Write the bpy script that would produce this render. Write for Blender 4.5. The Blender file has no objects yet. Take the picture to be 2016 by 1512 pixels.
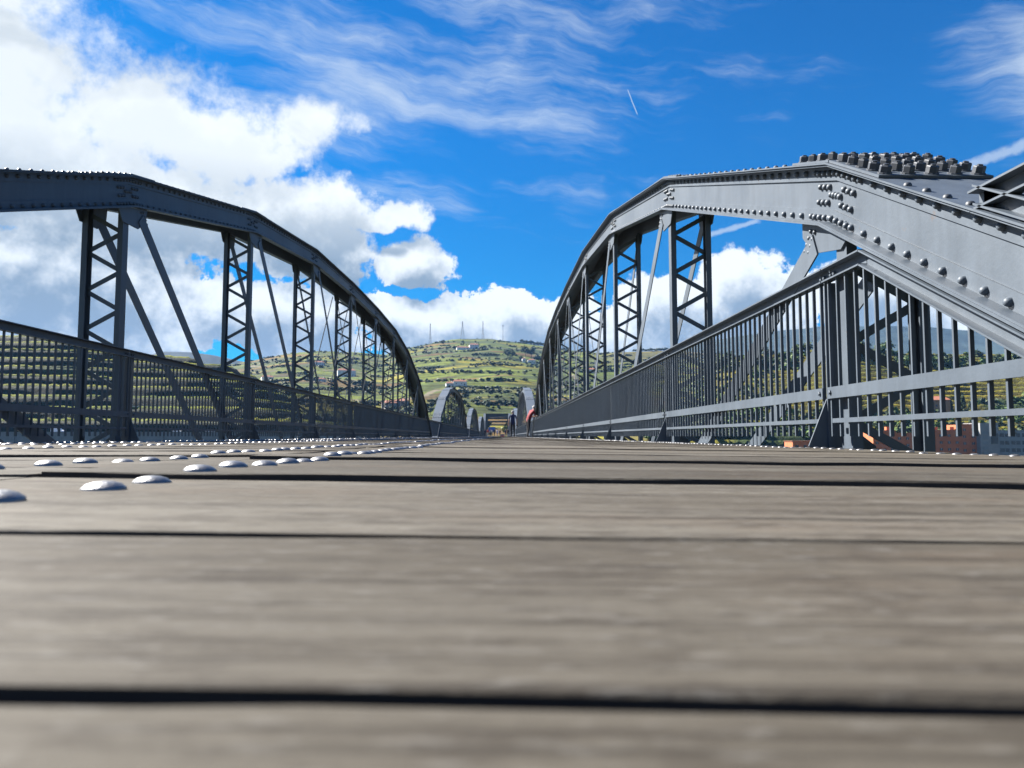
import bpy, bmesh, math, random
import numpy as np
from mathutils import Matrix, Vector
random.seed(7); rng = np.random.default_rng(11)
R = math.radians
scene = bpy.context.scene
COL = scene.collection

# ---------------------------------------------------------------- camera
cam = bpy.data.cameras.new('camera')
cam.sensor_width = 36.0; cam.lens = 36.0 * 1450 / 2016
cam.clip_start = 0.004; cam.clip_end = 60000
cam.dof.use_dof = True; cam.dof.focus_distance = 2.6; cam.dof.aperture_fstop = 11.5
co = bpy.data.objects.new('camera', cam); COL.objects.link(co)
co.matrix_world = Matrix.Translation((0, 0, 0.045)) @ Matrix.Rotation(-R(0.83), 4, 'Z') @ Matrix.Rotation(R(90 + 4.06), 4, 'X')
scene.camera = co

# ---------------------------------------------------------------- sun, sky, exposure
SUN_AZ, SUN_EL = -60.0, 42.0          # azimuth measured from the bridge axis (+Y), negative to the left
SD = Vector((math.sin(R(SUN_AZ)) * math.cos(R(SUN_EL)), math.cos(R(SUN_AZ)) * math.cos(R(SUN_EL)), math.sin(R(SUN_EL))))
sl = bpy.data.lights.new('sun', 'SUN'); sl.energy = 5.0; sl.angle = R(0.53); sl.color = (1.0, 0.955, 0.89)
so = bpy.data.objects.new('sun', sl); COL.objects.link(so)
so.rotation_euler = SD.to_track_quat('Z', 'Y').to_euler()
scene.view_settings.view_transform = 'Standard'; scene.view_settings.look = 'None'
scene.view_settings.exposure = 2.1; scene.view_settings.gamma = 1.0
try: scene.view_settings.use_curve_mapping = False
except Exception: pass
scene.render.engine = 'CYCLES'
scene.cycles.max_bounces = 6; scene.cycles.diffuse_bounces = 3; scene.cycles.glossy_bounces = 3
scene.cycles.transparent_max_bounces = 6; scene.cycles.volume_bounces = 0
scene.cycles.use_denoising = True

SKY_STRENGTH = 0.06
world = bpy.data.worlds.new('World'); scene.world = world; world.use_nodes = True
world.cycles.sampling_method = 'MANUAL'; world.cycles.sample_map_resolution = 256

class NG:
    """tiny helper for wiring nodes"""
    def __init__(s, tree): s.t = tree; s.n = tree.nodes; s.l = tree.links
    def put(s, sock, v):
        if v is None: return
        if isinstance(v, bpy.types.NodeSocket): s.l.new(v, sock)
        else: sock.default_value = v
    def new(s, typ, **kw):
        n = s.n.new(typ)
        for k, v in kw.items(): setattr(n, k, v)
        return n
    def m(s, op, a, b=None, c=None, clamp=False):
        n = s.new('ShaderNodeMath', operation=op, use_clamp=clamp)
        s.put(n.inputs[0], a); s.put(n.inputs[1], b); s.put(n.inputs[2], c)
        return n.outputs[0]
    def v(s, op, a, b=None, sc=None):
        n = s.new('ShaderNodeVectorMath', operation=op)
        s.put(n.inputs[0], a); s.put(n.inputs[1], b)
        if sc is not None: s.put(n.inputs['Scale'], sc)
        return n.outputs['Value'] if op in ('LENGTH', 'DOT_PRODUCT', 'DISTANCE') else n.outputs['Vector']
    def noise(s, vec, scale, detail=4, rough=.55, dist=0.0, col=False, lac=2.0):
        n = s.new('ShaderNodeTexNoise'); s.put(n.inputs['Vector'], vec)
        n.inputs['Scale'].default_value = scale; n.inputs['Detail'].default_value = detail
        n.inputs['Roughness'].default_value = rough; n.inputs['Distortion'].default_value = dist
        n.inputs['Lacunarity'].default_value = lac
        return n.outputs['Color'] if col else n.outputs[0]
    def ss(s, x, lo, hi, a=0.0, b=1.0):
        n = s.new('ShaderNodeMapRange', interpolation_type='SMOOTHSTEP')
        s.put(n.inputs[0], x); s.put(n.inputs[1], lo); s.put(n.inputs[2], hi); s.put(n.inputs[3], a); s.put(n.inputs[4], b)
        return n.outputs[0]
    def mr(s, x, lo, hi, a=0.0, b=1.0):
        n = s.new('ShaderNodeMapRange'); s.put(n.inputs[0], x); s.put(n.inputs[1], lo); s.put(n.inputs[2], hi); s.put(n.inputs[3], a); s.put(n.inputs[4], b)
        return n.outputs[0]
    def mix(s, f, a, b, mode='MIX'):
        n = s.new('ShaderNodeMix', data_type='RGBA', blend_type=mode)
        s.put(n.inputs['Factor'], f); s.put(n.inputs[6], a); s.put(n.inputs[7], b)
        return n.outputs[2]

BLOBS = [(-36.6,24.4,10.4,6.6),(-34.7,17.8,13.0,6.1),(-25.8,21.7,8.4,4.2),(-21.4,21.4,9.7,4.0),(-15.3,23.0,5.2,2.4),(-25.7,16.1,12.2,4.1),(-16.6,15.6,6.2,4.3),(-13.7,17.0,3.8,3.6),(-13.2,13.3,3.6,2.6),(-31.6,10.6,12.0,3.9),(-19.3,8.8,7.0,2.9),(-30.0,6.8,10.3,2.7),(-15.0,7.9,5.5,3.0),(-8.1,16.5,2.4,1.6),(-9.8,15.5,2.3,0.8),(-7.2,12.9,3.1,1.9),(-8.6,9.1,3.7,1.9),(-5.0,8.6,4.7,2.1),(0.5,9.2,3.4,2.4),(-2.3,7.8,7.9,2.9),(3.3,8.2,4.4,2.4),(7.6,7.8,4.7,2.9),(11.9,8.9,3.5,3.3),(17.6,10.7,3.5,3.5),(14.6,9.2,4.9,3.6),(19.4,8.2,5.7,3.7),(24.6,10.2,2.5,2.9),(27.2,8.5,4.8,3.2),(32.6,7.4,5.8,2.0),(-58,22,18,12),(-78,13,14,6)]

def az_el(g, d):
    sp = g.new('ShaderNodeSeparateXYZ'); g.put(sp.inputs[0], d)
    az = g.m('MULTIPLY', g.m('ARCTAN2', sp.outputs[0], sp.outputs[1]), 57.2958)
    el = g.m('MULTIPLY', g.m('ARCSINE', sp.outputs[2]), 57.2958)
    return az, el, sp

def cloud_group(detail):
    t = bpy.data.node_groups.new('cloud_density', 'ShaderNodeTree')
    t.interface.new_socket('Vector', in_out='INPUT', socket_type='NodeSocketVector')
    t.interface.new_socket('Density', in_out='OUTPUT', socket_type='NodeSocketFloat')
    g = NG(t); gi = g.new('NodeGroupInput'); go = g.new('NodeGroupOutput')
    d = g.v('NORMALIZE', gi.outputs[0])
    az, el, sp = az_el(g, d)
    cb = g.new('ShaderNodeCombineXYZ'); g.put(cb.inputs[0], az); g.put(cb.inputs[1], el)
    w = g.v('SUBTRACT', g.noise(d, 9.0, 3, .55, col=True), (.5, .5, .5))
    p = g.v('ADD', cb.outputs[0], g.v('MULTIPLY', w, (5.0, 3.4, 0)))
    M = None
    for (u, v_, a, b) in BLOBS:
        q = g.new('ShaderNodeVectorMath', operation='MULTIPLY_ADD'); g.put(q.inputs[0], p); q.inputs[1].default_value = (1 / a, 1 / b, 0); q.inputs[2].default_value = (-u / a, -v_ / b, 0)
        L = g.v('LENGTH', q.outputs[0])
        M = L if M is None else g.m('MINIMUM', M, L)
    M = g.m('SUBTRACT', 1.0, M)
    # low bank of cumulus round the horizon everywhere outside the placed ones
    band = g.m('MINIMUM', g.m('SUBTRACT', 1.0, g.m('DIVIDE', g.m('ABSOLUTE', g.m('SUBTRACT', el, 4.0)), 4.0)), g.m('DIVIDE', g.m('SUBTRACT', g.m('ABSOLUTE', az), 34.0), 8.0))
    M = g.m('MAXIMUM', M, band)
    M = g.m('MAXIMUM', M, -1.5)
    n1 = g.m('SUBTRACT', g.noise(d, 19.0, detail, .64), .5)
    n2 = g.m('SUBTRACT', g.noise(d, 7.0, 2, .5), .5)
    den = g.m('ADD', M, g.m('ADD', g.m('MULTIPLY', n1, 1.9), g.m('MULTIPLY', n2, .5)))
    g.put(go.inputs[0], g.m('ADD', den, .05))
    return t

def build_world():
    t = world.node_tree; t.nodes.clear(); g = NG(t)
    out = g.new('ShaderNodeOutputWorld'); bg = g.new('ShaderNodeBackground')
    t.links.new(bg.outputs[0], out.inputs[0])
    tc = g.new('ShaderNodeTexCoord'); d = g.v('NORMALIZE', tc.outputs['Generated'])
    sky = g.new('ShaderNodeTexSky'); sky.sky_type = 'NISHITA'; sky.sun_disc = False
    sky.sun_elevation = R(SUN_EL); sky.sun_rotation = R(SUN_AZ); sky.altitude = 200
    sky.air_density = 1.0; sky.dust_density = .25; sky.ozone_density = 3.0
    hs = g.new('ShaderNodeHueSaturation'); hs.inputs['Saturation'].default_value = 1.22; hs.inputs['Value'].default_value = 1.0
    t.links.new(sky.outputs[0], hs.inputs['Color'])
    tint = g.mix(1.0, hs.outputs[0], (.220, .370, .555, 1), 'MULTIPLY')
    sc_ = g.new('ShaderNodeSeparateColor'); g.put(sc_.inputs[0], tint); cc_ = g.new('ShaderNodeCombineColor')
    g.put(cc_.inputs[0], g.m('MAXIMUM', g.m('SUBTRACT', sc_.outputs[0], g.m('MULTIPLY', sc_.outputs[2], .195)), .02)); g.put(cc_.inputs[1], sc_.outputs[1]); g.put(cc_.inputs[2], sc_.outputs[2])
    blue = cc_.outputs[0]
    az, el, sp = az_el(g, d)
    blue = g.v('SCALE', blue, sc=g.mr(el, 4, 22, .78, 1.0))
    cg = cloud_group(9); cg2 = cloud_group(4)
    def dens(vec, grp):
        n = g.new('ShaderNodeGroup'); n.node_tree = grp; g.put(n.inputs[0], vec); return n.outputs[0]
    d1 = dens(d, cg)
    d2 = dens(g.v('ADD', d, (-.020, .01, .036)), cg2)
    soft = g.mr(el, 11, 26, .09, .85)
    alpha = g.ss(d1, 0.0, soft)
    shade = g.ss(d2, -.10, .85)
    shade = g.m('MULTIPLY', shade, g.mr(el, 13.0, 20, .95, .16))
    sheet = g.m('MULTIPLY', g.ss(g.noise(g.v('MULTIPLY', d, (5, 5, 11)), 1.0, 4, .55, .6), .46, .68), g.mr(el, 15, 20, 0.0, .42))
    shade = g.m('MAXIMUM', shade, sheet)
    hi = 1 / SKY_STRENGTH
    white = (.240 * hi, .252 * hi, .254 * hi, 1); grey = (.060 * hi, .082 * hi, .106 * hi, 1)
    cloud = g.mix(shade, white, grey)
    # cirrus: streaks drawn out nearly level, denser towards the bright side
    cb = g.new('ShaderNodeCombineXYZ'); g.put(cb.inputs[0], az); g.put(cb.inputs[1], el)
    rot = g.new('ShaderNodeVectorRotate', rotation_type='Z_AXIS'); g.put(rot.inputs['Vector'], cb.outputs[0]); rot.inputs['Angle'].default_value = R(9)
    wv = g.v('SUBTRACT', g.noise(rot.outputs[0], .16, 3, .5, col=True), (.5, .5, .5))
    pc = g.v('ADD', rot.outputs[0], g.v('MULTIPLY', wv, (6, 3.0, 0)))
    st = g.noise(g.v('MULTIPLY', pc, (.06, .40, 1)), 1.0, 9, .66)
    pat = g.noise(g.v('MULTIPLY', pc, (.10, .16, 1)), 1.0, 3, .5)
    ex = g.m('DIVIDE', g.m('ADD', az, 6.0), 25.0); ey = g.m('DIVIDE', g.m('SUBTRACT', el, 27.0), 10.0)
    zone = g.m('SUBTRACT', 1.0, g.m('SQRT', g.m('ADD', g.m('MULTIPLY', ex, ex), g.m('MULTIPLY', ey, ey))))
    ex2 = g.m('DIVIDE', g.m('SUBTRACT', az, 38.0), 6.0); ey2 = g.m('DIVIDE', g.m('SUBTRACT', el, 23.0), 6.0)
    zone2 = g.m('SUBTRACT', 1.0, g.m('SQRT', g.m('ADD', g.m('MULTIPLY', ex2, ex2), g.m('MULTIPLY', ey2, ey2))))
    zone3 = g.mr(g.m('ABSOLUTE', az), 45, 70, -1.0, .3)
    zone = g.m('MAXIMUM', g.m('MAXIMUM', zone, zone2), zone3)
    cz = g.m('ADD', g.m('MULTIPLY', zone, .42), g.m('ADD', g.m('MULTIPLY', g.m('SUBTRACT', st, .5), 1.6), g.m('MULTIPLY', g.m('SUBTRACT', pat, .5), .9)))
    ca = g.m('MULTIPLY', g.ss(cz, .0, .80), .74)
    def trail(u, v_, ang, L, wd, a):
        q = g.v('SUBTRACT', cb.outputs[0], (u, v_, 0))
        r_ = g.new('ShaderNodeVectorRotate', rotation_type='Z_AXIS'); g.put(r_.inputs['Vector'], q); r_.inputs['Angle'].default_value = -R(ang)
        s_ = g.new('ShaderNodeSeparateXYZ'); g.put(s_.inputs[0], r_.outputs[0])
        yy = g.m('ABSOLUTE', g.m('ADD', s_.outputs[1], g.m('MULTIPLY', g.m('SUBTRACT', g.noise(cb.outputs[0], 1.2, 3), .5), wd * 1.4)))
        return g.m('MULTIPLY', g.m('MULTIPLY', g.ss(yy, wd, wd * .2), g.ss(g.m('ABSOLUTE', s_.outputs[0]), L, L * .75)), a)
    ca = g.m('MAXIMUM', ca, trail(10.4, 24.7, -66.8, 1.05, .06, .55))
    ca = g.m('MAXIMUM', ca, trail(35.5, 18.05, 11.0, 3.6, .5, .5))
    ca = g.m('MAXIMUM', ca, trail(17.8, 15.35, 11.5, 2.2, .28, .5))
    c1 = g.mix(ca, blue, (.175 * hi, .198 * hi, .218 * hi, 1))
    c2 = g.mix(alpha, c1, cloud)
    bg.inputs['Strength'].default_value = SKY_STRENGTH
    t.links.new(c2, bg.inputs['Color'])
build_world()

# ---------------------------------------------------------------- materials
def new_mat(name):
    m = bpy.data.materials.new(name); m.use_nodes = True
    t = m.node_tree; g = NG(t); b = t.nodes['Principled BSDF']
    return m, g, b
def simple(name, col, rough=.6, metal=0.0, var=.12, scale=3.0, bump=0.0, bscale=40.0, spec=.5):
    m, g, b = new_mat(name)
    tc = g.new('ShaderNodeTexCoord')
    n = g.noise(tc.outputs['Object'], scale, 5, .6)
    f = g.mr(n, .3, .7, 1 - var, 1 + var)
    c = g.mix(1.0, (*col, 1), f, 'MULTIPLY') if False else None
    mul = g.v('SCALE', (col[0], col[1], col[2]), sc=f)
    g.l.new(mul, b.inputs['Base Color'])
    b.inputs['Roughness'].default_value = rough; b.inputs['Metallic'].default_value = metal
    b.inputs['Specular IOR Level'].default_value = spec
    if bump:
        bp = g.new('ShaderNodeBump'); bp.inputs['Strength'].default_value = bump; bp.inputs['Distance'].default_value = .004
        g.put(bp.inputs['Height'], g.noise(tc.outputs['Object'], bscale, 4, .6)); g.l.new(bp.outputs[0], b.inputs['Normal'])
    return m

def steel_mat():
    m, g, b = new_mat('grey_painted_steel')
    tc = g.new('ShaderNodeTexCoord'); geo = g.new('ShaderNodeNewGeometry'); P = geo.outputs['Position']
    big = g.noise(P, 1.3, 5, .6); fine = g.noise(P, 22.0, 5, .65)
    streak = g.noise(g.v('MULTIPLY', P, (14, 14, 1.2)), 1.0, 4, .6)
    f = g.m('MULTIPLY', g.mr(big, .3, .7, .86, 1.10), g.m('MULTIPLY', g.mr(fine, .3, .7, .95, 1.05), g.mr(streak, .3, .75, .86, 1.08)))
    col = g.v('SCALE', (.060, .076, .096), sc=f)
    # sparse rusty chips and grime
    chip = g.m('MULTIPLY', g.ss(g.noise(P, 9.0, 8, .7), .66, .72), .55)
    c2 = g.mix(chip, col, (.085, .06, .045, 1))
    g.l.new(c2, b.inputs['Base Color'])
    g.put(b.inputs['Roughness'], g.mr(big, .3, .7, .46, .60)); b.inputs['Specular IOR Level'].default_value = .45
    bp = g.new('ShaderNodeBump'); bp.inputs['Strength'].default_value = .35; bp.inputs['Distance'].default_value = .002
    g.put(bp.inputs['Height'], g.noise(P, 60.0, 4, .6)); g.l.new(bp.outputs[0], b.inputs['Normal'])
    return m

def wood_mat():
    m, g, b = new_mat('weathered_grey_wood')
    tc = g.new('ShaderNodeTexCoord'); oi = g.new('ShaderNodeObjectInfo'); geo = g.new('ShaderNodeNewGeometry')
    P = g.v('ADD', geo.outputs['Position'], g.v('SCALE', (13.1, 0, 7.7), sc=oi.outputs['Random']))
    grain = g.noise(g.v('MULTIPLY', P, (1.1, 46, 46)), 1.0, 8, .7, .4)
    lines = g.noise(g.v('MULTIPLY', P, (.5, 150, 150)), 1.0, 5, .65)
    blot = g.noise(g.v('MULTIPLY', P, (26, 75, 75)), 1.0, 7, .68)
    dash = g.noise(g.v('MULTIPLY', P, (60, 190, 190)), 1.0, 5, .6)
    broad = g.noise(g.v('MULTIPLY', P, (.9, 4.2, 5)), 1.0, 3, .5)
    warm = g.noise(g.v('MULTIPLY', P, (3.0, 9, 9)), 1.0, 3, .5)
    a = g.mix(g.ss(broad, .32, .68), (.064, .056, .044, 1), (.102, .093, .077, 1))
    a = g.mix(g.m('MULTIPLY', g.ss(warm, .5, .7), .5), a, (.082, .064, .047, 1))
    a = g.mix(g.m('MULTIPLY', g.ss(blot, .47, .62), .62), a, (.040, .034, .027, 1))
    a = g.mix(g.m('MULTIPLY', g.ss(grain, .50, .64), .7), a, (.028, .023, .018, 1))
    a = g.mix(g.m('MULTIPLY', g.ss(lines, .52, .66), .55), a, (.020, .017, .014, 1))
    a = g.mix(g.m('MULTIPLY', g.ss(dash, .54, .70), .45), a, (.150, .143, .130, 1))
    fine = dash
    a = g.v('MULTIPLY', a, g.v('SCALE', (1, 1, 1), sc=g.mr(oi.outputs['Random'], 0, 1, .74, 1.2)))
    g.l.new(a, b.inputs['Base Color'])
    b.inputs['Roughness'].default_value = .7; b.inputs['Specular IOR Level'].default_value = .08
    bp = g.new('ShaderNodeBump'); bp.inputs['Strength'].default_value = .9; bp.inputs['Distance'].default_value = .003
    g.put(bp.inputs['Height'], g.m('ADD', grain, g.m('MULTIPLY', fine, .4))); g.l.new(bp.outputs[0], b.inputs['Normal'])
    return m

def leaf_mat(name, c1, c2, c3=None):
    m, g, b = new_mat(name)
    geo = g.new('ShaderNodeNewGeometry'); oi = g.new('ShaderNodeObjectInfo')
    n = g.noise(geo.outputs['Position'], .35, 3, .6)
    col = g.mix(g.ss(n, .35, .65), (*c1, 1), (*c2, 1))
    if c3: col = g.mix(g.m('MULTIPLY', g.ss(g.noise(geo.outputs['Position'], .02, 2, .5), .5, .65), .7), col, (*c3, 1))
    col = g.v('SCALE', col, sc=g.mr(oi.outputs['Random'], 0, 1, .75, 1.2))
    g.l.new(col, b.inputs['Base Color']); b.inputs['Roughness'].default_value = .65
    b.inputs['Specular IOR Level'].default_value = .25
    return m

def attr_mat(name, scale=.6, rows=0.0):
    """terrain: field colour stored per vertex, broken up by noise"""
    m, g, b = new_mat(name)
    at = g.new('ShaderNodeAttribute'); at.attribute_name = 'field'
    geo = g.new('ShaderNodeNewGeometry'); P = geo.outputs['Position']
    n = g.noise(P, scale, 6, .7); n2 = g.noise(P, scale * .12, 4, .6)
    f = g.m('MULTIPLY', g.mr(n, .25, .75, .55, 1.45), g.mr(n2, .3, .7, .8, 1.2))
    col = g.v('SCALE', at.outputs['Color'], sc=f)
    # dry and fresh patches of leaf
    col = g.mix(g.m('MULTIPLY', g.ss(g.noise(P, scale * .5, 4, .65), .55, .75), .3), col, (.055, .062, .022, 1))
    g.l.new(col, b.inputs['Base Color']); b.inputs['Roughness'].default_value = .85; b.inputs['Specular IOR Level'].default_value = .1
    bp = g.new('ShaderNodeBump'); bp.inputs['Strength'].default_value = .9; bp.inputs['Distance'].default_value = 1.2
    g.put(bp.inputs['Height'], n); g.l.new(bp.outputs[0], b.inputs['Normal'])
    return m

M_STEEL = steel_mat(); M_WOOD = wood_mat()
M_WOODEDGE = simple('gap_darkened_wood_edge', (.024, .018, .014), .8, 0, .3, 30)  # gap darkness painted into the colour of the plank sides
M_BOLT = simple('stainless_bolt', (.21, .21, .215), .42, 1.0, .06, 60, .2, 300)
M_UNDER = simple('under_deck_dark', (.035, .035, .038), .7)  # dark finish of the added slab below the planks
M_NUT = simple('dark_grey_nut_paint', (.030, .036, .046), .55, 0, .15, 30)
M_WHITEWALL = simple('white_render', (.62, .61, .58), .85, 0, .08, .6)
M_TERRA = simple('terracotta_render', (.36, .115, .045), .85, 0, .12, .4)
M_ROOF = simple('clay_roof_tiles', (.18, .062, .032), .85, 0, .25, 1.5)
M_GLASS = simple('dark_window_glass', (.03, .04, .05), .15, 0, .1, 1)
M_CONC = simple('grey_concrete', (.20, .205, .205), .85, 0, .15, .5)
M_GREYB = simple('grey_cladding', (.16, .18, .19), .6, 0, .1, .5)
M_ASPH = simple('asphalt', (.05, .05, .052), .9, 0, .15, .4)
M_LATT = simple('galvanised_pylon', (.09, .10, .11), .6, .0, .1, .2)
M_BARK = simple('tree_bark', (.07, .05, .035), .9, 0, .2, 1)
M_DKLEAF = leaf_mat('dark_foliage', (.022, .036, .013), (.044, .062, .020))
M_OLIVE = leaf_mat('olive_foliage', (.036, .052, .024), (.066, .084, .036))
M_YLEAF = leaf_mat('yellow_green_foliage', (.10, .13, .02), (.20, .19, .03))
M_MIDLEAF = leaf_mat('mid_green_foliage', (.04, .075, .018), (.075, .115, .03))

# ---------------------------------------------------------------- mesh helpers
class MB:
    def __init__(s): s.v = []; s.f = []
    def add(s, vs, fs):
        o = len(s.v); s.v += [tuple(p) for p in vs]; s.f += [tuple(i + o for i in q) for q in fs]
        return s
    def box(s, x0, x1, y0, y1, z0, z1):
        return s.add([(x0, y0, z0), (x1, y0, z0), (x1, y1, z0), (x0, y1, z0), (x0, y0, z1), (x1, y0, z1), (x1, y1, z1), (x0, y1, z1)],
              [(0, 3, 2, 1), (4, 5, 6, 7), (0, 1, 5, 4), (1, 2, 6, 5), (2, 3, 7, 6), (3, 0, 4, 7)])
    def prism(s, pts, a, b, axis='x'):
        """polygon pts in the two other axes, extruded along axis from a to b"""
        n = len(pts)
        mk = {'x': lambda p, t: (t, p[0], p[1]), 'y': lambda p, t: (p[0], t, p[1]), 'z': lambda p, t: (p[0], p[1], t)}[axis]
        vs = [mk(p, a) for p in pts] + [mk(p, b) for p in pts]
        fs = [tuple(range(n))[::-1], tuple(range(n, 2 * n))] + [(i, (i + 1) % n, n + (i + 1) % n, n + i) for i in range(n)]
        return s.add(vs, fs)
    def bar(s, p, q, w, t, side):
        """flat bar from p to q, w wide across `side`'s normal plane, t thick along side"""
        p = Vector(p); q = Vector(q); d = (q - p).normalized(); n = Vector(side).normalized(); u = d.cross(n).normalized()
        vs = []
        for c in (p, q):
            for a, b in ((-1, -1), (1, -1), (1, 1), (-1, 1)): vs.append(c + u * (a * w / 2) + n * (b * t / 2))
        return s.add(vs, [(0, 1, 2, 3), (7, 6, 5, 4), (0, 4, 5, 1), (1, 5, 6, 2), (2, 6, 7, 3), (3, 7, 4, 0)])
    def tube(s, p, q, r0, r1, n=6):
        p = Vector(p); q = Vector(q); d = (q - p).normalized(); a = d.orthogonal().normalized(); b = d.cross(a)
        vs = [c + (a * math.cos(i * 2 * math.pi / n) + b * math.sin(i * 2 * math.pi / n)) * r for c, r in ((p, r0), (q, r1)) for i in range(n)]
        return s.add(vs, [(i, (i + 1) % n, n + (i + 1) % n, n + i) for i in range(n)] + [tuple(range(n))[::-1], tuple(range(n, 2 * n))])
    def lathe(s, prof, n=10, origin=(0, 0, 0), ax=2, sign=1):
        """profile [(r, h)...] turned round an axis (0 x, 1 y, 2 z); last point with r 0 closes"""
        o = len(s.v); vs = []; fs = []; rings = []
        for r, h in prof:
            if r <= 1e-9: rings.append([len(vs)]); pts = [(0, 0)]
            else: rings.append(list(range(len(vs), len(vs) + n))); pts = [(r * math.cos(2 * math.pi * i / n), r * math.sin(2 * math.pi * i / n)) for i in range(n)]
            for a, b in pts:
                v = (a, b, h * sign) if ax == 2 else ((h * sign, a, b) if ax == 0 else (a, h * sign, b))
                vs.append(tuple(v[k] + origin[k] for k in range(3)))
        for A, B in zip(rings, rings[1:]):
            for i in range(n):
                j = (i + 1) % n
                if len(B) == 1: fs.append((A[i], A[j], B[0]))
                elif len(A) == 1: fs.append((A[0], B[j], B[i]))
                else: fs.append((A[i], A[j], B[j], B[i]))
        return s.add(vs, fs)
    def mesh(s, name, mat, smooth=False):
        me = bpy.data.meshes.new(name); me.from_pydata(s.v, [], s.f)
        if mat: me.materials.append(mat)
        bm = bmesh.new(); bm.from_mesh(me); bmesh.ops.recalc_face_normals(bm, faces=bm.faces); bm.to_mesh(me); bm.free()
        if smooth: me.shade_smooth()
        me.update(); return me

def ob(name, data, parent=None, loc=None, rot=None, kind=None, scale=None):
    o = bpy.data.objects.new(name, data); COL.objects.link(o)
    if parent is not None: o.parent = parent
    if loc is not None: o.location = loc
    if rot is not None: o.rotation_euler = rot
    if scale is not None: o.scale = scale
    if kind: o['kind'] = kind
    return o
def part(name, mb, mat, parent, smooth=False, kind=None): return ob(name, mb.mesh(name, mat, smooth), parent, kind=kind)
def thing(name, label, cat, loc=(0, 0, 0), group=None, rz=0.0, data=None):
    o = ob(name, data, None, loc, (0, 0, rz)); o['label'] = label; o['category'] = cat
    if group: o['group'] = group
    return o

# ================================================================ the bridge
XC_R, XC_L = 2.19, -4.56
RAIL_R, RAIL_L = 1.92, -4.28
P, NP, PITCH, Y_OFF = 4.25, 11, 48.5, -0.10
RAIL_OFF = 0.13                              # railing posts stand a hand's breadth past the truss posts
L_SPAN = P * NP
Z_TOP = [-.60, 1.63, 3.06, 3.94, 4.36, 4.47, 4.47, 4.36, 3.94, 3.06, 1.63, -.60]
NODES = [(k * P, Z_TOP[k]) for k in range(NP + 1)]

def offset_line(d):
    """polyline of the top chord moved down by d at right angles, with mitred corners"""
    out = []
    for i, (y, z) in enumerate(NODES):
        dirs = []
        if i > 0: dirs.append(Vector((y - NODES[i-1][0], z - NODES[i-1][1])).normalized())
        if i < NP: dirs.append(Vector((NODES[i+1][0] - y, NODES[i+1][1] - z)).normalized())
        ns = [Vector((v.y, -v.x)) for v in dirs]
        n = sum(ns, Vector((0, 0))).normalized(); k = 1 / max(.3, n.dot(ns[0]))
        out.append((y + n.x * d * k, z + n.y * d * k))
    return out
def sweep(mb, x0, x1, d0, d1, k0=0, k1=NP):
    a = offset_line(d0); b = offset_line(d1); vs = []; fs = []
    for k in range(k0, k1 + 1):
        vs += [(x0, a[k][0], a[k][1]), (x1, a[k][0], a[k][1]), (x1, b[k][0], b[k][1]), (x0, b[k][0], b[k][1])]
    for k in range(k1 - k0):
        o = 4 * k
        for i in range(4):
            j = (i + 1) % 4; fs.append((o + i, o + j, o + 4 + j, o + 4 + i))
    e = 4 * (k1 - k0); fs += [(0, 3, 2, 1), (e, e + 1, e + 2, e + 3)]
    mb.add(vs, fs)
def chord_at(y, d=0.0):
    pl = offset_line(d)
    for k in range(NP):
        if pl[k][0] <= y <= pl[k+1][0]:
            t = (y - pl[k][0]) / (pl[k+1][0] - pl[k][0]); return pl[k][1] + t * (pl[k+1][1] - pl[k][1])
    return -1.0
CD = .358                                    # depth of the box chord

def rivet_mesh(name, r, h, n=8, mat=None):
    return MB().lathe([(r, 0), (r * .93, h * .45), (r * .6, h * .88), (0, h)], n).mesh(name, mat or M_STEEL, True)
def nut_mesh():
    mb = MB(); mb.lathe([(.036, 0), (.036, .005), (.033, .007)], 12); mb.lathe([(.030, .006), (.030, .036), (.026, .041), (0, .041)], 6); mb.lathe([(.014, .041), (.014, .048), (0, .050)], 8)
    return mb.mesh('nut', M_NUT)

def panel_point(k, u, d):
    """point on panel k (from node k towards k+1) u metres along, d below the top line; returns (y, z, slope angle)"""
    (y0, z0), (y1, z1) = NODES[k], NODES[k+1]
    t = Vector((y1 - y0, z1 - z0)).normalized(); n = Vector((t.y, -t.x))
    q = Vector((y0, z0)) + t * u + n * d
    return q.x, q.y, math.atan2(t.y, t.x)
def panel_len(k): return math.hypot(NODES[k+1][0] - NODES[k][0], NODES[k+1][1] - NODES[k][1])

def web_rivets():
    """(y, z) of the rivets on the chord's web"""
    out = []
    for k in range(NP):
        Lp = panel_len(k); u = .30 if k > 0 else .15
        while u < Lp - (.30 if k < NP - 1 else .1):
            for d in (.052, .312): out.append(panel_point(k, u, d)[:2])
            u += .155
    for k in range(1, NP):
        Lp = panel_len(k - 1)
        for j in range(4):
            for d in (.055, .314):
                out.append(panel_point(k, .035 + .07 * j, d)[:2]); out.append(panel_point(k - 1, Lp - .035 - .07 * j, d)[:2])
        for j in range(3):
            for d in (.135, .225):
                out.append(panel_point(k, .11 + .062 * j, d)[:2]); out.append(panel_point(k - 1, Lp - .11 - .062 * j, d)[:2])
        for j in range(2):
            out.append(panel_point(k, .035 + .04 * j, .180)[:2]); out.append(panel_point(k - 1, Lp - .035 - .04 * j, .180)[:2])
    return out

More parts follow.
